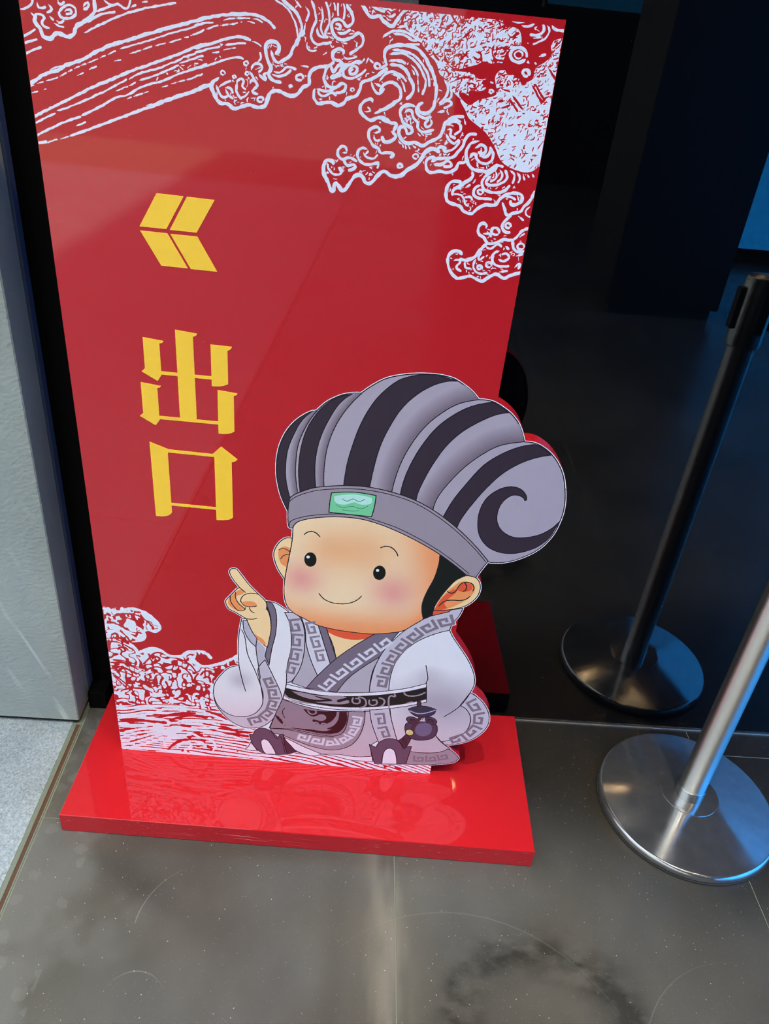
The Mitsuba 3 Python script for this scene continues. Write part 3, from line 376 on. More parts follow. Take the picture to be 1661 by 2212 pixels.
WAVE = [
(32.2,0,'610,12001 715,12070 833,12140 975,12188 1090,12252 1301,12335 1513,12446 1720,12533 1855,12574 2059,12648 2260,12716 2526,12796 2738,12864'),
(16.3,0,'901,12188 980,12227 1035,12239'),
(15.9,0,'1741,12478 1918,12534 2121,12603 2323,12677 2523,12740 2737,12814'),
(16.6,0,'639,11925 717,11948'),
(16.6,0,'796,11975 824,11984'),
(16.4,0,'1213,12162 1284,12190'),
(16.3,0,'1356,12232 1440,12271'),
(16.2,0,'1662,12349 1731,12367'),
(15.0,1,'607,11983 737,12036 879,12085 1007,12132 1109,12189 1238,12253 1434,12335 1685,12450'),
(14.6,1,'1843,12435 1980,12482 2116,12534 2318,12592 2493,12653 2734,12747'),
(15.1,1,'1646,12040 1759,12086 1879,12145'),
(15.1,1,'1775,11966 1945,12036 2070,12078'),
(15.0,1,'2195,12125 2320,12172 2403,12204 2540,12246 2677,12305'),
(15.7,1,'740,11396 887,11448 1019,11492'),
(27.2,0,'605,11657 702,11709 895,11807 1115,11919 1404,12066 1617,12157 1827,12253 2035,12336 2309,12442 2486,12515 2621,12579 2730,12611'),
(19.7,0,'600,11581 736,11656 891,11733'),
(19.3,0,'923,11760 1104,11832 1393,11962 1608,12072 1779,12166'),
(18.8,0,'1814,12175 1962,12253 2168,12319 2374,12407 2483,12463 2605,12503'),
(18.7,0,'2632,12517 2728,12554'),
(19.0,0,'1942,12174 2164,12259 2398,12368'),
(18.8,0,'2413,12387 2549,12440 2691,12487'),
(22.5,0,'608,11455 789,11548 1012,11656 1194,11723'),
(21.9,0,'1209,11737 1450,11857 1639,11966 1779,12009 1922,12089 2089,12158 2172,12177 2366,12266 2544,12335 2723,12409'),
(21.4,0,'601,12491 678,12520 779,12580'),
(21.5,0,'609,12417 694,12454 785,12484'),
(21.6,0,'620,12320 707,12363 820,12410'),
(21.0,0,'1500,12816 1609,12858 1703,12899'),
(20.9,0,'1604,12934 1689,12887 1756,12915 1842,12868 1902,12960'),
(21.1,0,'1397,12702 1536,12786 1709,12829'),
(21.0,0,'1345,12596 1471,12663 1649,12746 1812,12816 2012,12883 2209,12933 2406,12977'),
(20.9,0,'1896,12894 1950,12916'),
(20.8,0,'2030,12950 2082,12960'),
(16.9,0,'1132,11617 1250,11671'),
(16.6,0,'1996,11913 2060,11937'),
(28.5,0,'618,11377 742,11409'),
(28.0,0,'1041,11500 1355,11624 1645,11745 1902,11849'),
(35.8,0,'1874,11840 2072,11920 2353,12037 2561,12116 2715,12196'),
(36.1,0,'816,12734 791,12654 846,12592 863,12525 939,12504 1026,12562 1091,12557 1167,12541 1225,12580 1260,12650 1345,12703 1429,12754 1489,12826 1488,12935'),
(22.5,0,'814,12722 868,12738 908,12703 870,12661 890,12618 941,12611'),
(22.4,0,'1080,12768 1125,12816 1208,12856 1269,12828 1261,12762 1191,12722 1100,12725 1080,12768'),
(22.4,0,'1147,12785 1202,12812 1224,12781 1170,12765'),
(22.3,0,'639,12762 706,12779 777,12818 797,12863'),
(22.4,0,'845,12846 863,12793 930,12810'),
(22.3,0,'1083,12888 1103,12847 1146,12872'),
(22.3,0,'1362,12848 1419,12896 1414,12852 1372,12827'),
(22.6,0,'1013,12662 1050,12643 1114,12632'),
(22.5,0,'1043,12687 1079,12668 1122,12694'),
(22.4,0,'973,12835 1006,12794 949,12756'),
(22.5,0,'970,12725 1005,12695'),
(22.5,0,'765,12740 781,12720'),
(31.3,0,'2606,12819 2765,12872 2948,12910 3182,12942 3312,12937 3416,12907 3508,12838'),
(18.4,0,'2605,12786 2710,12812 2815,12827'),
(18.6,0,'2948,12619 3061,12643 3180,12657'),
(18.7,0,'2593,12508 2728,12560 2881,12596'),
(18.7,0,'2806,12532 2873,12546'),
(18.8,0,'2591,12461 2685,12493'),
(15.7,1,'2933,12859 3038,12885 3168,12902 3299,12903 3390,12872'),
(15.8,1,'2601,12690 2734,12753 2867,12803 2998,12826 3142,12861'),
(15.7,1,'3207,12872 3286,12863 3338,12845'),
(15.9,1,'3259,12687 3325,12664 3365,12639'),
(16.0,1,'2927,12572 3086,12609'),
(16.3,1,'2583,12267 2685,12306'),
(26.5,0,'2595,12559 2796,12623 2995,12692 3127,12714 3233,12696'),
(21.4,0,'2586,12344 2722,12391 2884,12453 3032,12504 3112,12513 3152,12500'),
(35.5,0,'2576,12117 2660,12161 2783,12208'),
(37.0,0,'2866,12281 2797,12233 2776,12183 2801,12126 2833,12068 2873,12023 2969,12019 3037,11976 3119,12002 3216,12035 3325,12015 3408,12040 3434,12110 3475,12186 3556,12212 3652,12184 3734,12173 3801,12215 3853,12280 3920,12310 3917,12393 3942,12448 4020,12496 4127,12511 4191,12557'),
(24.7,0,'2837,12201 2863,12143 2902,12086 2957,12097'),
(24.5,0,'2871,12192 2933,12233 3001,12263'),
(24.7,0,'2945,12175 2971,12117 3025,12085'),
(24.6,0,'2945,12187 2999,12185 3026,12146'),
(24.7,0,'3082,12247 3067,12186 3093,12116 3120,12094'),
(24.4,0,'3075,12246 3109,12297 3163,12278 3135,12228 3176,12195'),
(24.5,0,'3230,12260 3258,12298 3312,12267 3298,12218 3257,12179 3312,12159'),
(24.6,0,'3216,12175 3175,12123 3134,12107'),
(24.4,0,'3231,12378 3285,12301 3318,12244'),
(24.1,0,'3245,12403 3271,12452 3338,12470 3379,12427 3338,12388'),
(24.1,0,'3318,12480 3358,12530 3351,12575'),
(24.4,0,'3338,12364 3379,12321 3420,12313 3392,12358'),
(24.3,0,'3446,12398 3392,12369'),
(17.6,0,'2937,12329 2925,12320 2912,12317 2898,12319 2890,12328 2888,12338 2894,12349 2906,12358 2919,12360 2933,12356 2940,12348 2942,12336'),
(18.8,0,'3207,12452 3195,12444 3182,12441 3168,12443 3160,12452 3158,12462 3163,12473 3175,12481 3189,12483 3202,12480 3210,12471 3211,12460'),
(19.0,0,'3066,12301 3058,12294 3046,12292 3036,12294 3028,12300 3027,12309 3031,12318 3041,12324 3053,12326 3062,12323 3069,12317 3070,12307'),
(18.9,0,'3215,12350 3207,12343 3194,12341 3185,12342 3177,12349 3176,12358 3180,12367 3189,12372 3201,12375 3211,12372 3217,12365 3219,12356'),
(22.9,0,'3844,12357 3828,12345 3806,12339 3786,12343 3772,12355 3769,12372 3777,12388 3794,12399 3815,12404 3834,12398 3847,12385 3849,12369'),
(16.3,0,'3720,12266 3712,12260 3703,12257 3694,12260 3687,12265 3685,12273 3689,12281 3697,12286 3706,12287 3716,12286 3722,12279 3723,12271'),
(17.6,0,'4447,12294 4439,12287 4427,12285 4417,12287 4409,12293 4407,12302 4410,12311 4419,12317 4431,12319 4441,12316 4448,12310 4450,12300'),
(24.0,0,'4726,12556 4714,12546 4698,12543 4681,12547 4670,12556 4666,12569 4672,12581 4685,12590 4702,12593 4717,12589 4728,12579 4731,12566'),
(21.9,0,'3381,12089 3368,12078 3349,12074 3332,12078 3320,12089 3317,12103 3325,12117 3340,12128 3358,12131 3376,12127 3387,12115 3387,12100'),
(33.3,0,'3524,12585 3570,12640 3536,12700 3444,12692 3411,12649 3418,12569 3445,12491 3479,12436 3446,12374 3487,12319 3582,12303'),
(29.0,0,'3477,12609 3498,12542 3545,12500 3631,12537 3697,12583 3722,12654 3772,12738 3810,12809 3821,12865 3765,12993 3686,13052 3595,13109'),
(18.2,0,'3517,13102 3648,13037 3714,12956 3756,12871 3771,12783'),
(18.1,0,'3736,13121 3802,13062'),
(18.3,0,'4034,13082 4052,12974 4030,12884 4073,12809'),
(18.1,0,'4159,13158 4190,13074'),
(18.2,0,'4211,13163 4219,13022'),
(18.1,0,'4263,13156 4293,13083 4285,12995'),
(18.6,0,'3885,12725 3880,12679 3921,12649 3987,12660'),
(18.6,0,'4307,12637 4348,12606 4453,12639'),
(18.6,0,'4523,12587 4547,12624'),
(18.6,0,'4564,12579 4587,12627'),
(18.6,0,'4586,12639 4643,12598'),
(17.1,1,'3854,13066 3894,13015 3859,12913 3848,12846 3824,12787 3761,12680'),
(17.1,1,'4273,12759 4352,12755'),
(17.1,1,'4416,12795 4457,12765 4434,12717'),
(17.4,1,'3819,12495 3900,12491'),
(17.3,1,'4068,12622 4107,12648'),
(23.7,0,'3916,13137 3958,13054 3975,12946 3939,12865 3929,12785 3984,12723 4050,12728 4154,12755'),
(23.5,0,'4070,13150 4113,13046 4125,12937 4085,12833 4086,12799'),
(24.2,0,'3513,12404 3580,12398 3659,12464 3753,12454'),
(24.3,0,'3486,12378 3554,12360 3634,12379 3700,12432'),
(23.7,0,'3991,12880 4020,12805 4112,12802'),
(28.8,0,'4300,13170 4331,13097 4379,13047 4391,12971 4329,12921 4287,12962 4208,12983 4158,12940 4161,12873 4218,12800 4310,12791 4400,12827 4463,12872 4512,12837 4516,12770 4448,12707 4385,12661'),
(28.7,0,'4199,12899 4252,12892 4250,12926 4210,12933'),
(28.8,0,'4228,12857 4294,12851 4357,12891'),
(32.0,0,'4293,12647 4303,12688 4237,12694 4180,12649 4189,12592 4256,12586 4312,12545 4392,12552 4456,12587 4510,12586'),
(32.5,0,'4139,12530 4102,12456 4093,12373 4136,12317 4218,12301 4310,12357 4352,12337 4328,12275 4248,12256'),
(32.1,0,'4166,12520 4196,12465 4259,12540 4301,12509 4225,12432 4172,12404 4278,12437'),
(25.6,0,'4379,12551 4315,12499 4319,12429 4401,12412 4480,12443 4569,12510'),
(25.5,0,'4369,12492 4432,12544 4475,12513 4438,12463 4384,12470 4421,12508'),
(25.9,0,'4030,12260 4046,12213 4114,12208 4194,12251 4235,12231'),
(25.8,0,'4016,12271 4112,12256 4205,12288'),
(25.8,0,'4645,12399 4693,12308 4749,12289 4799,12341'),
(25.6,0,'4686,12391 4742,12372'),
(34.1,0,'3989,12268 3978,12195 4022,12127 4117,12135 4185,12147 4255,12123 4322,12141 4373,12207 4480,12241 4516,12316 4537,12389 4630,12421 4732,12489 4809,12543'),
(32.4,0,'4416,13180 4468,13164 4525,13093 4595,13033 4684,13057 4727,13012 4769,12988'),
(21.9,0,'4545,13170 4626,13123 4732,13100'),
(21.9,0,'4610,13165 4677,13139 4757,13124'),
(22.2,0,'4753,12858 4779,12883'),
(22.6,0,'4767,12701 4788,12611'),
(33.8,0,'4686,13041 4741,13008 4797,12974 4848,12978 4894,13049 4952,13119 5024,13169'),
(20.7,0,'4762,13070 4802,13057 4852,13083'),
(20.6,0,'4822,13119 4908,13170'),
(20.6,0,'4679,13128 4742,13144 4809,13118'),
(20.6,0,'4689,13161 4753,13167'),
(20.9,0,'4856,12901 4961,12899 5056,12874'),
(20.8,0,'4902,12961 4992,12985 5007,12959'),
(21.0,0,'5022,12815 5154,12821'),
(21.0,0,'5031,12861 5123,12857'),
(23.5,0,'4741,12857 4803,12902 4892,12932 4998,12925 5094,12889 5163,12861'),
(23.9,0,'4857,12743 4977,12742 5113,12709 5216,12626 5294,12528 5320,12424'),
(23.9,0,'4835,12696 4953,12717 5062,12693 5163,12621 5241,12523 5277,12444 5249,12334'),
(24.1,0,'4739,12419 4800,12495 4878,12526 4960,12510 5047,12447'),
(24.3,0,'5487,12498 5535,12443 5534,12347 5463,12257'),
(24.3,0,'5564,12422 5589,12340 5514,12285'),
(18.8,1,'5083,12614 5157,12551 5181,12459 5199,12353'),
(18.8,1,'4867,12501 4949,12485 5009,12420 5045,12339'),
(18.7,1,'5309,12634 5360,12545 5374,12429'),
(18.7,1,'5102,12569 5133,12525'),
(33.4,0,'4804,12601 4770,12678 4791,12749 4880,12785 4997,12801 5132,12779 5233,12708 5297,12621 5362,12522 5404,12408 5405,12288 5389,12189 5314,12133 5244,12139 5210,12197 5260,12238'),
(33.5,0,'4845,12593 4952,12591 5051,12541 5085,12474 5133,12407 5128,12323 5079,12270'),
(29.8,0,'4749,12301 4783,12376 4861,12418 4943,12402 4999,12323 4998,12263 4921,12208 4844,12152 4764,12120'),
(29.2,0,'4828,12626 4920,12646 5015,12625'),
(29.3,0,'4729,12536 4805,12589'),
(24.5,0,'5466,12233 5568,12290 5600,12257 5524,12213'),
(24.6,0,'5448,12158 5515,12176'),
(24.8,0,'4771,12047 4843,12004 4941,12000 4984,11979 4962,11927'),
(25.1,0,'4922,11899 4983,11854 4945,11812 4834,11789 4817,11826'),
(25.8,0,'6142,13158 6212,13132 6300,13150'),
(25.8,0,'6282,13105 6361,13101 6419,13139 6364,13156'),
(25.9,0,'6509,13147 6535,13083 6492,13035 6401,13027'),
(25.8,0,'6615,13140 6648,13104 6756,13091'),
(25.8,0,'6652,13149 6757,13147'),
(26.2,0,'6533,12824 6594,12852'),
(26.4,0,'6492,12763 6507,12753'),
(18.2,0,'6565,13130 6601,13078 6552,12995 6444,12941'),
(18.2,0,'6434,12996 6509,13014'),
(18.3,0,'6377,12946 6384,12944'),
(31.8,0,'6449,12637 6435,12625 6414,12620 6393,12624 6378,12635 6372,12652 6377,12668 6392,12679 6413,12683 6433,12678 6447,12665 6452,12649'),
(28.8,0,'6379,12785 6346,12757 6298,12747 6249,12756 6213,12784 6200,12822 6212,12858 6248,12884 6297,12893 6344,12881 6379,12851 6390,12813'),
(17.1,0,'6337,12803 6320,12789 6296,12783 6272,12788 6254,12801 6246,12820 6254,12839 6271,12852 6296,12856 6319,12850 6337,12836 6341,12817'),
(18.7,0,'6052,12512 6046,12507 6039,12505 6030,12507 6024,12512 6022,12518 6025,12525 6031,12529 6038,12531 6047,12528 6052,12524 6054,12517'),
(18.8,0,'6067,12421 6059,12413 6046,12410 6033,12413 6024,12420 6021,12430 6025,12440 6035,12446 6046,12449 6059,12445 6067,12437 6070,12428'),
(33.3,0,'5182,12194 5086,12198 5009,12142 5032,12058 5065,11999 5152,11969 5171,11921 5118,11891 5099,11939 5040,11971 5011,11919 5039,11845 5115,11789 5211,11810 5312,11781 5377,11825 5508,11901 5540,11979 5558,12056 5646,12120 5754,12136'),
(27.5,0,'5066,12123 5132,12153 5167,12082 5214,12037'),
(27.5,0,'5196,12195 5203,12135 5278,12080 5373,12095'),
(27.6,0,'5375,12077 5395,12029 5344,11987 5312,12021 5349,12062'),
(27.7,0,'5241,12040 5234,11977 5295,11932 5417,11962'),
(27.5,0,'5574,12033 5652,12077 5724,12059 5746,11998 5684,11942'),
(27.7,0,'5595,11984 5636,11988 5631,11925 5689,11905'),
(27.8,0,'5587,11933 5623,11873 5698,11842 5748,11885 5705,11792 5598,11743 5567,11766'),
(18.2,0,'5014,11818 5045,11782'),
(18.2,0,'5059,11784 5084,11747'),
(18.2,0,'5102,11775 5120,11738'),
(18.2,0,'5145,11766 5169,11736'),
(18.2,0,'5194,11770 5231,11755'),
(18.1,0,'5241,11914 5272,11886'),
(18.0,0,'5283,11912 5313,11896'),
(17.8,0,'5597,12072 5676,12104 5734,12084'),
(17.9,0,'5771,12112 5792,12065'),
(17.9,0,'5081,12112 5099,12076 5141,12068'),
(17.8,0,'4587,12091 4656,12098 4626,12132'),
(33.1,0,'4675,12197 4646,12225 4567,12187 4531,12111 4577,12041 4663,12000 4771,12040 4855,12029 4913,11991 4983,11991 4960,11939 4951,11888 4981,11865 4944,11811 4849,11777 4824,11826'),
(23.1,0,'4699,12077 4779,12109 4871,12154 4973,12236 5001,12299 4959,12379 4902,12410'),
(23.6,0,'4716,11867 4783,11898 4766,11934'),
(23.7,0,'4718,11841 4736,11792 4791,11797'),
(24.0,0,'4607,11639 4653,11592 4738,11587 4777,11629'),
(23.9,0,'4623,11615 4662,11657'),
(24.3,0,'4177,11483 4210,11393 4284,11360 4353,11393 4322,11443 4367,11408'),
(24.0,0,'4354,11616 4396,11620'),
(23.8,0,'6024,11821 6024,11731'),
(30.9,0,'4766,11934 4697,11928 4653,11861 4681,11775 4713,11726 4785,11707 4803,11657 4887,11665 4972,11660 4948,11619'),
(31.1,0,'4410,11634 4378,11689 4309,11664 4300,11585 4359,11539 4428,11571 4529,11541'),
(31.2,0,'4373,11540 4419,11479 4503,11500 4520,11462 4451,11429'),
(31.2,0,'4646,11682 4575,11688 4537,11633 4556,11557 4631,11511 4729,11520 4799,11540 4789,11486'),
(38.8,0,'4249,11476 4233,11514 4162,11514 4130,11439 4141,11347 4203,11259 4251,11169 4289,11267 4380,11181 4448,11255 4526,11369 4612,11377 4661,11301 4732,11308 4797,11394 4877,11455 4967,11410 5081,11421 5159,11494 5265,11570 5327,11654 5361,11721 5455,11762 5515,11736'),
(28.3,0,'5088,11521 5076,11512 5062,11508 5048,11510 5038,11520 5034,11531 5039,11544 5051,11553 5065,11555 5079,11551 5089,11542 5092,11529'),
(18.5,0,'4725,11393 4719,11387 4710,11385 4701,11387 4695,11393 4693,11399 4697,11408 4704,11412 4712,11414 4721,11411 4726,11406 4728,11399'),
(21.1,0,'5271,11646 5258,11634 5241,11631 5224,11635 5211,11646 5207,11659 5213,11673 5226,11683 5244,11686 5260,11682 5272,11671 5275,11657'),
(32.1,0,'5487,11733 5522,11788 5593,11781'),
(32.6,0,'5481,11668 5398,11647 5379,11567 5431,11493 5542,11516 5657,11514 5750,11562 5770,11629 5852,11650 5858,11702'),
(32.2,0,'5445,11612 5510,11657 5608,11666 5691,11687 5752,11757 5798,11826 5815,11904 5863,11959 5932,11965'),
(32.4,0,'5476,11589 5575,11598 5640,11643 5689,11596 5606,11575'),
(29.6,0,'5985,11894 5892,11860 5849,11766 5862,11677 5915,11603 5978,11570 6062,11577 6122,11557'),
(29.5,0,'5900,11706 5950,11750 5986,11701 6050,11655 6134,11663 6180,11732 6135,11831'),
(29.3,0,'5955,11814 6032,11860 6082,11813 6062,11760 6004,11768'),
(29.4,0,'6024,11731 6108,11738 6139,11806'),
(31.1,0,'5844,11804 5859,11702 5916,11603 5992,11570 6079,11565 6161,11586 6223,11644 6309,11639'),
(31.5,0,'6255,11621 6141,11531 6090,11447 6124,11369 6216,11337 6344,11349 6432,11425'),
(31.3,0,'6186,11522 6142,11438 6188,11416 6314,11441 6388,11514 6360,11591'),
(31.6,0,'6075,11405 6010,11359 6006,11291 6069,11256 6229,11257'),
(35.7,0,'5952,11554 5962,11488 5885,11421 5821,11368 5755,11322 5748,11267'),
(36.1,0,'5844,11411 5756,11422 5689,11383 5666,11286 5685,11192 5763,11158 5853,11139 5920,11076 6025,11065 6088,11134 6182,11184 6297,11194 6343,11267 6407,11321 6489,11349 6591,11345 6622,11293 6582,11235 6498,11213 6477,11252'),
(36.2,0,'6379,11230 6419,11164 6462,11085 6544,11121 6628,11142 6659,11214 6708,11260 6757,11387'),
(22.7,0,'6233,11580 6258,11516 6196,11457'),
(22.7,0,'6288,11598 6327,11535 6281,11464'),
(22.6,0,'6415,11603 6472,11562 6468,11468'),
(22.7,0,'6504,11585 6548,11542 6538,11475'),
(22.7,0,'6577,11578 6602,11521'),
(22.6,0,'6634,11577 6653,11552'),
(22.6,0,'6689,11589 6708,11564'),
(23.0,0,'5734,11265 5820,11273 5881,11252 5921,11173 5954,11149'),
(23.0,0,'5897,11240 5967,11260 6001,11222'),
(22.9,0,'5751,11348 5839,11343'),
(22.8,0,'5894,11361 5947,11393'),
(23.0,0,'6396,11300 6467,11306 6529,11285'),
(23.0,0,'6551,11328 6575,11275'),
(23.2,0,'6733,11208 6683,11161 6708,11108 6771,11086'),
(23.3,0,'6609,11085 6675,11049'),
(23.6,0,'6247,10867 6300,10815'),
(23.5,0,'6669,10836 6720,10883'),
(32.2,0,'6522,11077 6457,11029 6428,10941 6467,10888 6527,10879'),
(32.6,0,'6226,10908 6219,10950 6159,10958 6126,10884 6151,10815 6214,10793 6270,10726 6373,10735 6469,10788 6588,10792 6649,10862 6698,10924 6767,10952'),
(32.4,0,'6208,10835 6266,10841'),
(32.7,0,'6589,10785 6621,10686 6688,10649 6760,10670'),
(33.0,0,'6434,10639 6367,10589 6384,10487 6466,10450 6585,10461'),
(24.3,0,'6118,11312 6106,11300 6089,11297 6071,11301 6057,11312 6052,11326 6057,11340 6070,11351 6089,11354 6105,11350 6119,11338 6122,11323'),
(24.8,0,'6530,10948 6518,10935 6500,10932 6482,10936 6468,10948 6463,10963 6467,10977 6480,10989 6499,10992 6516,10988 6530,10975 6534,10960'),
(29.3,0,'6395,10857 6377,10840 6352,10834 6326,10839 6307,10856 6299,10878 6306,10900 6325,10916 6351,10920 6376,10912 6394,10895 6399,10873'),
(26.6,0,'6746,10705 6730,10691 6707,10684 6684,10689 6666,10704 6659,10725 6665,10744 6682,10757 6705,10762 6727,10756 6744,10740 6749,10720'),
(27.1,0,'6241,10399 6229,10388 6215,10384 6199,10387 6188,10398 6183,10411 6187,10425 6199,10435 6214,10438 6230,10433 6241,10423 6244,10408'),
(27.0,0,'6363,10436 6350,10424 6331,10419 6310,10423 6296,10435 6291,10453 6295,10470 6310,10481 6329,10485 6349,10479 6363,10466 6367,10450'),
(37.9,0,'5966,10551 5915,10590 5828,10567 5793,10490 5814,10388 5863,10302 5948,10242 6023,10257 6110,10288 6191,10258 6286,10237 6367,10305 6453,10344 6552,10300 6636,10346 6772,10397'),
(37.4,0,'6270,10726 6195,10631 6134,10537 6021,10482 5959,10491'),
(27.2,0,'5871,10468 5963,10462 5913,10382 5980,10344'),
(27.1,0,'6023,10467 6033,10394 6096,10385'),
(27.2,0,'6153,10510 6138,10404 6210,10335 6315,10346'),
(27.0,0,'6174,10571 6214,10604 6183,10512 6253,10549'),
(26.9,0,'6451,10538 6501,10513 6582,10565 6543,10620 6486,10600'),
(26.7,0,'6262,10681 6326,10658 6405,10724 6454,10700'),
(26.7,0,'6513,10705 6547,10679'),
(26.8,0,'6666,10603 6738,10624'),
(27.0,0,'6678,10455 6730,10505 6725,10445'),
(27.1,0,'6493,10378 6581,10401'),
(51.2,0,'655,4041 819,4004 952,3997 1078,4081 1229,4082 1391,4013 1533,3874 1607,3715 1549,3618 1447,3630 1402,3715'),
(53.1,0,'1141,3029 1290,3140 1434,3203 1588,3174 1738,3061 1949,3073 2059,3180 2252,3225 2391,3194 2475,3097'),
(53.5,0,'2195,3113 2174,3016 2257,2906 2379,2871 2700,2999 2967,3200'),
(52.5,0,'665,3655 803,3670 949,3597 1043,3494 1239,3378 1312,3433 1321,3548 1196,3692'),
(52.2,0,'668,3520 841,3539 952,3438'),
(53.0,0,'1042,3287 1150,3136 1162,3067'),
(48.4,0,'655,1605 1027,1648 1401,1731 1770,1761 2044,1728 2319,1681 2684,1512 2961,1383 3223,1279'),
(48.8,0,'656,1421 1010,1443 1314,1537 1581,1674 1950,1677'),
(49.2,0,'656,1327 1007,1409 1304,1403 1563,1380 1670,1312 1936,1397 2309,1414 2587,1366'),
(49.4,0,'667,1140 988,1178 1290,1214 1611,1251'),
(49.4,0,'662,894 977,1041 1360,1141 1738,1185 2112,1175 2487,1137 2863,1072 3184,971'),
(49.7,0,'652,782 969,944 1354,1058 1659,1116'),
(49.7,0,'651,670 1056,858 1446,1028 1828,1114'),
(49.8,0,'650,558 1047,745 1442,958 1729,1034'),
(50.0,0,'662,474 1137,672 1532,886 1839,978'),
(50.7,0,'643,486 1317,524 1890,479 2660,456 3433,448'),
(49.2,0,'2077,1225 2322,1268'),
(49.2,0,'2379,1274 2548,1294'),
(49.6,0,'1516,633 1505,772 1644,872 1837,922 2032,1056 2217,968 2443,911 2495,749 2453,631'),
(50.1,0,'1745,632 1828,754 1982,801 2014,664 1896,593'),
(50.1,0,'2098,842 2249,804 2303,727'),
]
CUT = [
(16.9,0,'5452,13163 5588,13027'),
(16.7,0,'5477,13176 5529,13170 5622,13069'),
(17.2,0,'5805,12805 5874,12788 5857,12729 5801,12747'),
(17.2,0,'6004,12890 5997,12810 6054,12747 6159,12756'),
(17.1,0,'6060,12873 6133,12868 6133,12828 6083,12812'),
(17.2,0,'5469,12740 5461,12694 5517,12676'),
(17.1,0,'5587,12751 5638,12767 5669,12735'),
(17.4,0,'5595,12496 5697,12540 5805,12538'),
(17.5,0,'5762,12464 5812,12492 5859,12448 5807,12432'),
(16.8,0,'6014,13147 6037,13083'),
(20.3,0,'6509,12531 6651,12364'),
(20.2,0,'6540,12545 6671,12402'),
(20.0,0,'6524,12526 6548,12540'),
(20.2,0,'6651,12364 6678,12397'),
(20.4,0,'6267,12365 6383,12255'),
(20.4,0,'6302,12405 6433,12283'),
(20.0,0,'6661,12720 6764,12612'),
(20.0,0,'5470,12625 5532,12561'),
(20.0,0,'6116,12613 6173,12595'),
(20.2,0,'6169,12464 6253,12448'),
(20.3,0,'6125,12316 6189,12346'),
(20.3,0,'6203,12263 6278,12306'),
(19.9,0,'5305,12772 5395,12688'),
(64.4,0,'2271,1383 2587,1339 2903,1241 3166,1218'),
(64.8,0,'2732,1139 2957,1055 3165,969'),
(37.5,0,'1569,1488 1759,1563 2038,1596'),
(37.9,0,'806,1238 1035,1291'),
(38.4,0,'1547,523 1713,740 2025,903 2289,865'),
(38.8,0,'1835,529 1896,593 1969,517'),
(37.6,0,'1196,1444 1422,1497'),
(38.0,0,'939,1036 1287,1173'),
(30.8,0,'788,3869 1050,3964 1251,3942 1442,3786'),
(31.3,0,'673,3566 908,3524 1048,3357'),
(31.7,0,'679,3293 884,3269 1146,3089'),
(32.3,0,'705,2849 944,2780 1146,2658'),
(32.4,0,'690,2703 934,2658 1100,2531'),
(33.0,0,'686,2484 832,2327 964,2193 1178,2167'),
(33.0,0,'772,2070 1108,2184 1353,2086'),
(32.3,0,'1285,2626 1400,2736 1543,2752 1643,2666'),
(31.8,0,'1245,2791 1343,2922 1496,3105 1669,3077'),
(32.1,0,'1770,3018 1944,2990 2114,2865 2197,2730'),
(32.2,0,'1546,2801 1761,2849 1970,2801 2103,2621 2131,2452'),
(32.9,0,'1628,2419 1688,2226 1749,2030'),
(32.7,0,'2248,2687 2169,2506 2272,2393 2301,2195'),
(32.3,0,'2499,2764 2357,2748 2282,2642'),
(32.1,0,'2088,3053 2010,2902'),
(38.5,0,'746,3438 819,3492 856,3427 791,3374'),
(38.9,0,'816,3098 893,3177 957,3114 900,3061'),
(39.1,0,'1414,2930 1490,3009 1557,2970 1499,2891'),
(40.1,0,'1301,2356 1395,2417 1462,2350 1382,2241'),
(40.3,0,'1794,2187 1888,2249 1973,2158 1878,2070'),
(39.6,0,'2333,2574 2423,2609 2455,2489'),
(37.9,0,'1243,3853 1296,3881 1324,3795 1253,3765'),
(38.0,0,'1440,3764 1487,3702 1465,3632'),
(56.0,0,'2320,1707 2594,1634 2832,1449'),
(56.1,0,'1304,1403 1570,1501 1872,1603 2132,1633'),
(56.2,0,'1714,1425 2036,1556 2351,1539'),
(56.8,0,'680,1277 1001,1328 1297,1309 1558,1313'),
(57.0,0,'861,1217 1122,1221'),
(56.8,0,'1836,1278 2022,1259'),
(57.1,0,'2827,1164 3147,1105'),
(57.3,0,'652,989 846,1053'),
(57.4,0,'997,823 1350,1003'),
(57.7,0,'812,661 1190,873'),
(58.1,0,'2323,757 2435,658'),
(57.7,0,'1652,677 1813,836 1948,880'),
(25.0,0,'705,2849 880,2845 1120,2776'),
(25.1,0,'681,2787 927,2778 1150,2707'),
(25.2,0,'685,2654 931,2634 1154,2537'),
(25.3,0,'679,2593 889,2556 1094,2457'),
(25.5,0,'666,2457 778,2321 873,2182'),
]
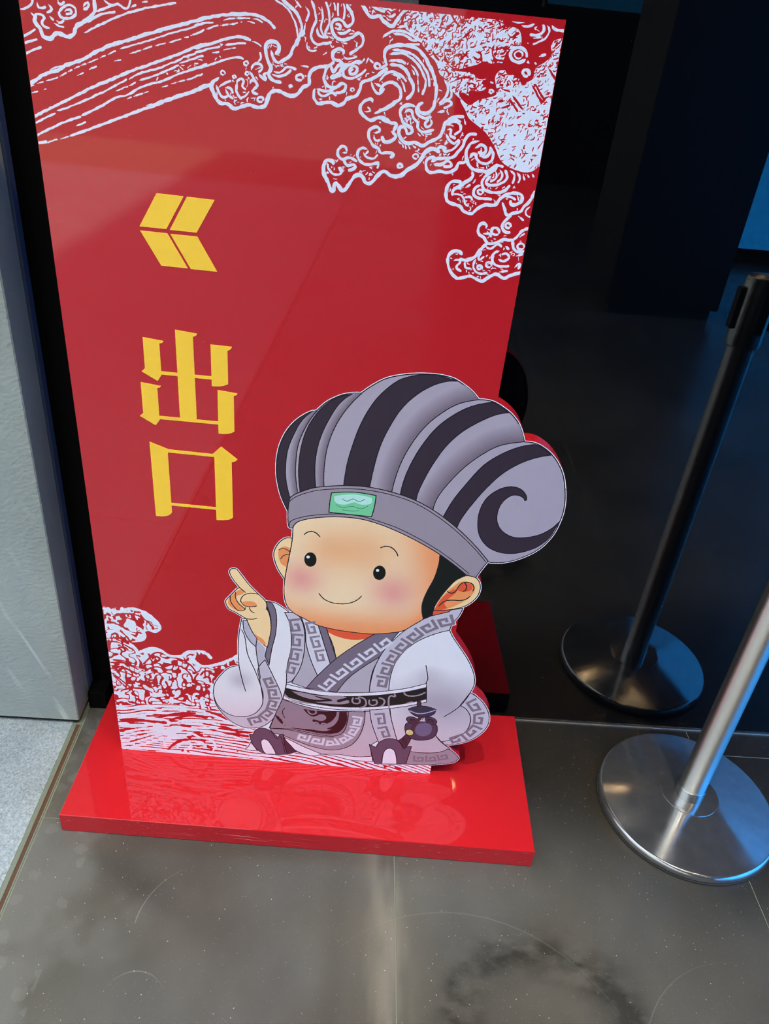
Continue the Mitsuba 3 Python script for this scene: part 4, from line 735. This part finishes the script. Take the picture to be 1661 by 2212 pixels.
REG = {
'mound': '5025,13158c 5218,13170 5452,13169c 5583,13158 5909,13149 6053,13145c 6092,13072c 6221,13077 6283,13027 6303,12917 6257,12879 6181,12861 6125,12724c 5994,12707 5911,12722 5837,12681 5735,12649 5632,12616c 5520,12653 5478,12718 5414,12643c 5314,12704 5238,12777 5135,12875 4994,12958 4954,13032',
'ridge': '5311,12726c 5458,12717c 5507,12652 5594,12601 5689,12598 5796,12596 5872,12544 5978,12554c 5919,12501 5980,12459 5891,12416 5796,12419 5791,12359c 5692,12386 5687,12325c 5611,12378 5564,12422 5513,12500 5426,12551 5389,12630',
'cliff': '5683,12349c 5818,12264 5892,12320 6087,12385 6121,12424c 6287,12487 6389,12520c 6498,12589 6701,12654c 6954,12850c 6866,11638c 6764,11681 6683,11621 6587,11599 6440,11625 6333,11667 6250,11738 6191,11836 6054,11989 5947,12054 5824,12130 5771,12211 5705,12291',
'cliff_top': '6114,12388c 6100,12470 6067,12585 6148,12663 6211,12610 6304,12618 6391,12514c 6498,12589 6516,12707 6621,12786 6673,12859 6644,12936 6671,12995 6907,13060c 6819,12606c 6496,12458c 6239,12375',
'foam': '659,4085c 894,4089 1064,4119 1263,4097 1489,3969 1627,3762 1630,3673 1529,3582 1395,3613 1340,3572c 1337,3412 1254,3345 1044,3310c 1123,3226 1182,3093 1140,3017c 1293,3176 1436,3238 1590,3209 1739,3085c 1950,3109 2060,3215 2254,3261 2409,3231 2493,3123 2456,3071c 2389,3159 2267,3145 2192,3042 2258,2930 2380,2896c 2701,3028 2967,3224c 3060,1976c 2690,1777c 2321,1760 2048,1807 1774,1827 1405,1797 1033,1714 643,1669c 632,3171c',
'swell': '644,1682c 1033,1714 1405,1797 1774,1827 2048,1807 2321,1760 2783,1814c 3242,1335c 4756,1103c 6891,793c 7001,-84c 503,23c',
}
SIGNS = [
('arrow_piece',['2050,10939c 2391,10933c 2147,10511c 1802,10513c']),
('arrow_piece_001',['2431,10932c 2780,10925c 2536,10503c 2190,10506c']),
('arrow_piece_002',['1806,10463c 2157,10460c 2402,10033c 2052,10036c']),
('arrow_piece_003',['2195,10456c 2543,10456c 2788,10026c 2439,10029c']),
('character',['1727,9026c 2014,8996c 1996,8969 1953,8956c 1953,8535c 1956,8489c 1892,8386c 1672,8512c 1723,8565c', '1942,8542c 2676,8533c 2675,8484c 1939,8492c', '2182,9176c 2486,9148c 2468,9116 2426,9097c 2428,7799c 2181,7807c', '2666,9011c 2966,9004c 2942,8962 2901,8940c 2900,8437c 2838,8407 2737,8386 2665,8385c', '1646,8346c 1936,8314c 1914,8289 1879,8278c 1878,7837c 1889,7784c 1815,7675c 1590,7805c 1644,7859c', '1866,7836c 2751,7829c 2750,7779c 1870,7782c', '2745,8333c 3031,8306c 3016,8277 2978,8263c 2979,7687c 2910,7650 2820,7632 2741,7633c']),
('character_001',['1701,7392c 1983,7288c 1965,7235c 1967,6156c 1924,6104 1842,6070 1706,6061c', '1957,7289c 2648,7275c 2670,7226c 1954,7233c', '2775,7417c 3019,7222c 2985,7183 2929,7163c 2933,6162c 2882,6119 2785,6095 2668,6086c 2667,7225c 2642,7275c', '1954,6335c 2677,6324c 2675,6277c 1951,6284c']),
]


# ------------------------------------------------------------------ the red sign
FRONT, BACK, H, X0, X1, ZT, THICK = 0.1560, 0.1810, 0.04525, 0.0639, 0.6764, 1.3200, 0.00025
def red_fn(p, n, uv):
    s = mikit.fbm(p.x * 300 + p.z * 40, p.y * 120, p.z * 300, 2); d = mikit.noise(p.x * 210, p.y * 210, p.z * 210)
    sc = mikit.smoothstep(0.74, 0.80, mikit.fbm(p.x * 9, 3.0, p.z * 520 + p.x * 20, 2)) * dr.select((p.y < 0.004) & (p.z < 0.03) & (p.z > 0.008), dr.exp(-dr.square((p.x - 0.33) / 0.09)), 0.0)
    sc = sc + 0.35 * mikit.smoothstep(0.80, 0.86, mikit.fbm(p.x * 120, 5.0, p.z * 300, 2)) * dr.select(p.y < 0.004, 1.0, 0.0)
    return mi.Color3f(0.3) * sc + mi.Color3f(0.52, 0.0135, 0.0200) + mi.Color3f(0.22, 0.18, 0.17) * dr.select(d > 0.972, 1.0, 0.0) * 0.6
def red_rough(p, n, uv): return 0.025 + 0.05 * mikit.smoothstep(0.45, 0.8, mikit.fbm(p.x * 4, p.y * 4, p.z * 4, 3))
mat('red_gloss', mikit.proc(red_fn), mikit.proc(red_rough), spec=0.5)
def gloss(key, c, **k): mat(key, c if isinstance(c, dict) else lin(*c), k.get('rough', 0.32), spec=0.4)
gloss('white_print', (226, 232, 240)); gloss('yellow_print', (255, 205, 58))
COLS = dict(robe=(214, 209, 220), robe_shade=(190, 184, 196), robe_mid=(183, 175, 184), robe_dark=(170, 160, 172), lapel_light=(216, 213, 222), trim=(122, 109, 124), skirt=(196, 182, 190),
            white_cloth=(232, 229, 236), border=(200, 193, 203), border_low=(160, 143, 152), key=(131, 117, 128), lapel_key=(138, 126, 136), apron=(150, 129, 140), apron_dark=(52, 27, 33), black_cloth=(27, 31, 30),
            shoe=(100, 79, 98), shoe_dark=(74, 50, 62), pouch=(78, 63, 82), pouch_light=(112, 100, 128), pouch_top=(56, 55, 72), pouch_lip=(165, 168, 205), gold=(216, 196, 128), skin=(250, 214, 158),
            skin_red=(233, 92, 58), skin_orange=(243, 152, 92), hair=(21, 27, 25), eye=(20, 22, 20), eye_glint=(232, 236, 240), hat=(172, 161, 172), stripe=(55, 43, 54), band=(156, 143, 152), jade=(120, 204, 150),
            jade_light=(186, 230, 214), jade_dark=(70, 150, 110), ink_line=(34, 26, 36), **{f'sh{i}': (168 - 6.3 * i, 156 - 6.6 * i, 167 - 6.6 * i) for i in range(8)})
for c, v in COLS.items(): gloss('print_' + c, v)
def face_fn(p, n, uv):
    def g(x, z, r): return dr.exp(-(dr.square(p.x - x) + dr.square(p.z - z)) / (r * r))
    c = mi.Color3f(*lin(246, 216, 172)); orange = mi.Color3f(*lin(243, 140, 78)); pink = mi.Color3f(*lin(232, 150, 142)); tan = mi.Color3f(*lin(240, 178, 126))
    c = mikit.mix(c, tan, 0.75 * (g(*FC['fh'], 0.042) + g(*FC['fh2'], 0.05)))
    c = mikit.mix(c, pink, 0.85 * (g(*FC['cheekL'], 0.034) + g(*FC['cheekR'], 0.038)))
    e = mikit.smoothstep(FC['right'][0] - 0.075, FC['right'][0] + 0.01, p.x + (p.z - FC['right'][1]) * 0.25)
    j = mikit.smoothstep(FC['jaw'][1] + 0.062, FC['jaw'][1] - 0.012, p.z + dr.square((p.x - FC['jaw'][0]) / 0.20) * -0.035)
    return mikit.mix(c, orange, dr.clip(0.85 * (e + j), 0, 0.9))
FC = {'cheekL': (0.4045, 0.5056), 'cheekR': (0.5608, 0.4931), 'fh': (0.4478, 0.5694), 'fh2': (0.5135, 0.5742), 'right': (0.6241, 0.551), 'jaw': (0.4899, 0.4112), 'rhl': (0.6384, 0.3685), 'rlow': (0.6531, 0.2462), 'fold': (0.3004, 0.2605), 'fold2': (0.6423, 0.3185)}
gloss('print_face', mikit.proc(face_fn))
def robe_fn(p, n, uv):
    def g(x, z, r): return dr.exp(-(dr.square(p.x - x) + dr.square(p.z - z)) / (r * r))
    c = mikit.mix(mi.Color3f(*lin(230, 228, 230)), mi.Color3f(*lin(214, 200, 208)), mikit.smoothstep(0.26, 0.12, p.z))
    return mikit.mix(c, mi.Color3f(*lin(178, 168, 178)), dr.clip(0.7 * g(*FC['fold'], 0.022) + 0.5 * g(*FC['fold2'], 0.03) + 0.8 * g(*FC['rlow'], 0.07) + 0.5 * g(FC['rlow'][0] + 0.08, FC['rlow'][1] - 0.02, 0.08) - 0.6 * g(*FC['rhl'], 0.07), 0, 1))
gloss('print_robe', mikit.proc(robe_fn))

def parse(txt):
    return [(float(a.split(',')[0]) * 1e-4, float(a.split(',')[1].rstrip('c')) * 1e-4, a.endswith('c')) for a in txt.split()]
def curve(pts, closed):
    """a smooth line through the points, with corners where they are marked"""
    n = len(pts); out = []
    P = np.array([p[:2] for p in pts]); C = [p[2] for p in pts]
    for i in range(n if closed else n - 1):
        j = (i + 1) % n; a, b = P[i], P[j]
        pa = P[i - 1] if (closed or i > 0) and not C[i] else None; nb = P[(j + 1) % n] if (closed or j < n - 1) and not C[j] else None
        L = np.linalg.norm(b - a)
        ta = (b - pa) / max(np.linalg.norm(b - pa), 1e-9) * L if pa is not None else None; tb = (nb - a) / max(np.linalg.norm(nb - a), 1e-9) * L if nb is not None else None
        if ta is None and tb is None: out.append(a); continue
        if ta is None: ta = 1.5 * (b - a) - 0.5 * tb
        if tb is None: tb = 1.5 * (b - a) - 0.5 * ta
        m = max(2, min(8, int(L / 0.0025)))
        for s in np.arange(m) / m:
            out.append((2 * s**3 - 3 * s**2 + 1) * a + (s**3 - 2 * s**2 + s) * ta + (3 * s**2 - 2 * s**3) * b + (s**3 - s**2) * tb)
    if not closed: out.append(P[-1])
    return np.array(out)
def poly(txt): return Polygon(curve(parse(txt), True)).buffer(0)
def line(txt): return LineString(curve(parse(txt), False))
def sheet(shape, lift=0.0, thick=THICK):
    """a printed film on the sign's front"""
    m = extrude(shape, thick)
    if m is None: return None
    v = m.vertices; return trimesh.Trimesh(np.c_[v[:, 0], FRONT - lift - v[:, 2], v[:, 1]], m.faces[:, ::-1] * 1, process=False)

# the drawn figure, painted from the back to the front and then cut so that nothing overlaps
INK_W = 0.0016
items = []                                                    # (part, colour, shape)
for name, col, kind, w, pts in FIG:
    if kind == 'p':
        g = poly(pts); items.append((name, col, g))
        if w: items.append(('ink_outline', 'ink_line', g.boundary.buffer(INK_W / 2)))
    elif kind == 's':
        items.append((name if col != 'ink_line' or name.startswith(('eyebrow', 'mouth')) else 'ink_outline', col, LineString([p[:2] for p in parse(pts)]).buffer(w * 0.5e-4, cap_style='flat', join_style='mitre') if name.startswith('key') else line(pts).buffer(w * 0.5e-4)))
    else:
        hat = next(g for n_, c_, g in items if n_ == 'hat')
        for s in range(8):
            side = line(pts).buffer(w * 1e-4 * (1 - s / 8.4), single_sided=True); items.append((name, f'sh{s}', side.intersection(hat)))
figure = unary_union([g for _, _, g in items]).buffer(0.0012)
sil = Polygon(max(getattr(figure, 'geoms', [figure]), key=lambda g: g.area).exterior)
above, cut = None, {}
for name, col, g in reversed(items):
    vis = g if above is None else g.difference(above)
    above = g if above is None else above.union(g)
    if not vis.is_empty: cut.setdefault((name, col), []).append(vis)
board_rect = box(X0, H, X1, ZT)
board = unary_union([board_rect, sil.buffer(0.0004)])
S = 'exit_sign'; tag(S, 'tall glossy red exit sign with yellow characters and a cut-out cartoon child', 'sign')
# the board: bevelled front edge
bm = extrude(Polygon(board.exterior).simplify(0.0002), BACK - FRONT); v = bm.vertices
obj(S + '__panel', trimesh.Trimesh(np.c_[v[:, 0], BACK - v[:, 2], v[:, 1]], bm.faces, process=False), 'red_gloss'); labels[S + '__panel'] = {'label': 'glossy red upright board'}
D = 0.3289; foot = Polygon([(0, 0), (0.8660, 0), (0.8660, D), (0.0, D * 0.915)])
def plan(shape, z0, z1):
    m = extrude(shape, z1 - z0); m.apply_translation((0, 0, z0)); return m
e = 0.0012
rings = [(foot.buffer(-e, join_style='mitre'), 0.0003), (foot, 0.0003 + e), (foot, H - e), (foot.buffer(-e, join_style='mitre'), H)]
obj(S + '__base', trimesh.convex.convex_hull(np.vstack([np.c_[np.array(p.exterior.coords)[:-1], np.full(4, z)] for p, z in rings])), 'red_gloss'); labels[S + '__base'] = {'label': 'low red box base'}
F_ = S + '__cartoon_figure'
obj(F_, sheet(sil.difference(above)), 'white_print'); labels[F_] = {'label': 'cartoon child in a grey robe and striped hat, pointing'}
seen = {}
for (name, col), gs in sorted(cut.items(), key=lambda kv: kv[0]):
    shape = unary_union(gs).buffer(0)
    bits = [g for g in getattr(shape, 'geoms', [shape]) if g.geom_type == 'Polygon' and g.area > 2e-7]
    big = [g for g in bits if g.area > 3e-6 or name.startswith('key')] if name != 'ink_outline' else []
    rest = unary_union([g for g in bits if not any(g is h for h in big)]) if len(big) < len(bits) else None
    if rest is not None and big: big[0] = unary_union([big[0], rest]); rest = None
    base = name if name not in seen or name.startswith('key') else name + '_shade'
    for g in big or [rest]:
        k_ = base
        while seen.get(k_) or F_ + '__' + k_ in scene:
            i_ = int(k_[-3:]) if k_[-3:].isdigit() else 0; k_ = (k_[:-4] if k_[-3:].isdigit() else k_) + f'_{i_ + 1:03d}'
        obj(F_ + '__' + k_, sheet(g), 'print_' + col)
    seen.setdefault(name, 0)
tw = LineString([(0.052, 0.2285), (0.060, 0.2278), (0.0685, 0.2310)]).buffer(0.0011); tm = plan(tw, H + 0.0002, H + 0.0018)
obj('twig', tm, 'twig_wood'); tag('twig', 'tiny tan twig lying on the left end of the red base', 'twig')
# lettering
for name, ps in SIGNS:
    obj(S + '__' + name, sheet(unary_union([Polygon(curve(parse(p), True)).buffer(0) for p in ps]), thick=0.0006), 'yellow_print')
labels[S + '__character'] = {'label': 'upper yellow character'}; labels[S + '__character_001'] = {'label': 'lower yellow character, a square ring'}

# the printed waves
def wobble(ls, amp, seed):
    c = np.array(ls.segmentize(0.0025).coords); q_ = np.c_[c * 420, np.full(len(c), seed * 1.7)]
    return LineString(c + amp * (np.c_[meshkit.noise(q_, 1), meshkit.noise(q_, 2)] - 0.5))
def stroke(w, dash, pts, i):
    ls = wobble(line(pts), 0.0011, i); w = w * 0.56e-4
    c = np.array(ls.coords); d = np.r_[0, np.cumsum(np.linalg.norm(np.diff(c, axis=0), axis=1))]; out = []
    r = np.random.default_rng(i); s = 0.0
    spans = []
    if dash:
        while s < d[-1]:
            l = r.uniform(0.004, 0.016); spans.append((s, min(s + l, d[-1]))); s += l + r.uniform(0.0015, 0.005)
    else: spans = [(0, d[-1])]
    for a_, b_ in spans:
        tt = np.linspace(a_, b_, max(3, int((b_ - a_) / 0.002))); pp = np.c_[np.interp(tt, d, c[:, 0]), np.interp(tt, d, c[:, 1])]
        k = meshkit.noise(np.c_[pp * 300, np.full(len(pp), i)], 5); taper = np.minimum(1, np.minimum(tt - a_, b_ - tt) / 0.004 + 0.45)
        for q0, q1, w0 in zip(pp[:-1], pp[1:], (w * (0.68 + 0.6 * k) * taper)[:-1]): out.append(LineString([q0, q1]).buffer(w0, quad_segs=2))
    return unary_union(out)
def speckle(region, fn, cell=0.0006):
    """the parts of the region where fn(x, z) is above 0, as smoothed cells"""
    x0, z0, x1, z1 = region.bounds; xs = np.arange(x0, x1, cell); zs = np.arange(z0, z1, cell)
    on = np.pad(fn(*np.meshgrid(xs, zs)) > 0, ((0, 0), (1, 1))).astype(np.int8)
    rr, st = np.nonzero(np.diff(on, axis=1) == 1); en = np.nonzero(np.diff(on, axis=1) == -1)[1]
    b = unary_union(shapely.box(x0 + st * cell, z0 + rr * cell, x0 + en * cell, z0 + (rr + 1) * cell + 1e-7))
    return b.buffer(cell * 0.6).buffer(-cell * 0.6).simplify(cell * 0.4).intersection(region)
def nz(x, z, f, seed, fx=1.0, ang=0.0):
    c_, s_ = math.cos(ang), math.sin(ang); return meshkit.noise(np.stack([(x * c_ + z * s_) * f * fx, (-x * s_ + z * c_) * f, np.full_like(x, seed * 3.3)], -1), seed)
lines = unary_union([stroke(w, d, p, i) for i, (w, d, p) in enumerate(WAVE)])
cuts = unary_union([stroke(w, d, p, 900 + i) for i, (w, d, p) in enumerate(CUT)])
def scatter(region, count, seed, size, ang, spread, keep=None):
    """short wobbly dashes strewn over a region"""
    r = np.random.default_rng(seed); x0, z0, x1, z1 = region.bounds; n_ = int(count)
    p = np.c_[r.uniform(x0, x1, n_), r.uniform(z0, z1, n_)]; a_ = ang + spread * r.normal(size=n_); l = size * r.uniform(0.5, 1.7, n_); w_ = r.uniform(0.00035, 0.00075, n_); bend = r.normal(0, 0.55, n_)
    if keep is not None: k = keep(p[:, 0], p[:, 1]) > r.uniform(size=n_); p, a_, l, w_, bend = p[k], a_[k], l[k], w_[k], bend[k]
    k = shapely.contains_xy(region, p[:, 0], p[:, 1]); out = []
    for q_, t, L, W, b_ in zip(p[k], a_[k], l[k], w_[k], bend[k]):
        d0, d1 = np.array([math.cos(t - b_), math.sin(t - b_)]), np.array([math.cos(t + b_), math.sin(t + b_)])
        out.append(LineString([q_ - d0 * L / 2, q_, q_ + d1 * L / 2]).buffer(W, quad_segs=2))
    return unary_union(out).intersection(region)
def foam_fn(x, z):
    wx, wz = x + 0.010 * (nz(x, z, 60, 6) - 0.5), z + 0.010 * (nz(x, z, 60, 7) - 0.5)
    a_ = nz(wx, wz, 105, 8); b_ = nz(wx, wz, 210, 9); c_ = nz(x, z, 50, 12)
    return np.maximum(0.070 + 0.05 * (c_ - 0.5) - np.abs(a_ - 0.5), 0.34 + 0.35 * (c_ - 0.5) - (0.65 * b_ + 0.35 * nz(x, z, 120, 14)))
def swell_fn(x, z):
    zz = z + 0.55 * (x - 0.24) ** 2 - 0.10 * np.clip(0.24 - x, 0, 1) * np.clip((0.11 - z) / 0.05, 0, 1) + 0.006 * nz(x, z, 25, 10); st_ = np.sin(2 * math.pi * (zz / 0.0088 + 1.1 * nz(x, zz, 40, 13, 0.3)))
    return np.maximum(-0.42 - st_ + 1.1 * (nz(x, zz, 120, 15, 0.25) - 0.5), 0.33 - (0.5 * nz(x, zz, 75, 16, 0.25) + 0.5 * nz(x, zz, 260, 11, 0.5)))
inner = box(X0 + 0.0006, H + 0.0004, X1 - 0.0006, ZT - 0.0065)
parts_ = []
for n_, fn in (('foam', foam_fn), ('swell', swell_fn)):
    reg = poly(REG[n_]).intersection(inner); parts_.append(reg.difference(speckle(reg, fn)))
for n_, cnt, size, keep in (('mound', 620, 0.0036, None), ('ridge', 200, 0.0032, None), ('cliff', 620, 0.0032, lambda x, z: np.clip((z - 1.135) / 0.075, 0.05, 1)), ('cliff_top', 420, 0.0034, None)):
    reg = poly(REG[n_]).intersection(inner); parts_.append(reg.difference(scatter(reg, cnt, len(n_), size, 0.75, 0.6, keep)))
fat = unary_union([line(p).buffer(w * 0.5e-4) for w, d, p in WAVE if w * 1e-4 > 0.0018 and not d]).intersection(box(0.2, 0.95, 0.68, 1.4))
hollow = fat.buffer(0.0055).buffer(-0.0058).difference(fat.buffer(0.0009))
parts_.append(scatter(hollow, 4200, 77, 0.0036, 0.6, 1.2))
waves = unary_union(parts_).difference(cuts).union(lines)
waves = waves.intersection(inner).difference(sil).simplify(0.00018)
waves = unary_union([Polygon(g.exterior, [h for h in g.interiors if Polygon(h).area > 6e-7]) for g in getattr(waves, 'geoms', [waves]) if g.geom_type == 'Polygon' and g.area > 1.0e-6])
for i, (g, what) in enumerate(((box(0, 0.8, 1, 2), 'white print of long wave lines and curling spray'), (box(0, 0, 1, 0.8), 'white print of a foaming sea'))):
    obj(S + '__' + numbered('wave_print', i), sheet(waves.intersection(g)), 'white_print'); labels[S + '__' + numbered('wave_print', i)] = {'label': what}
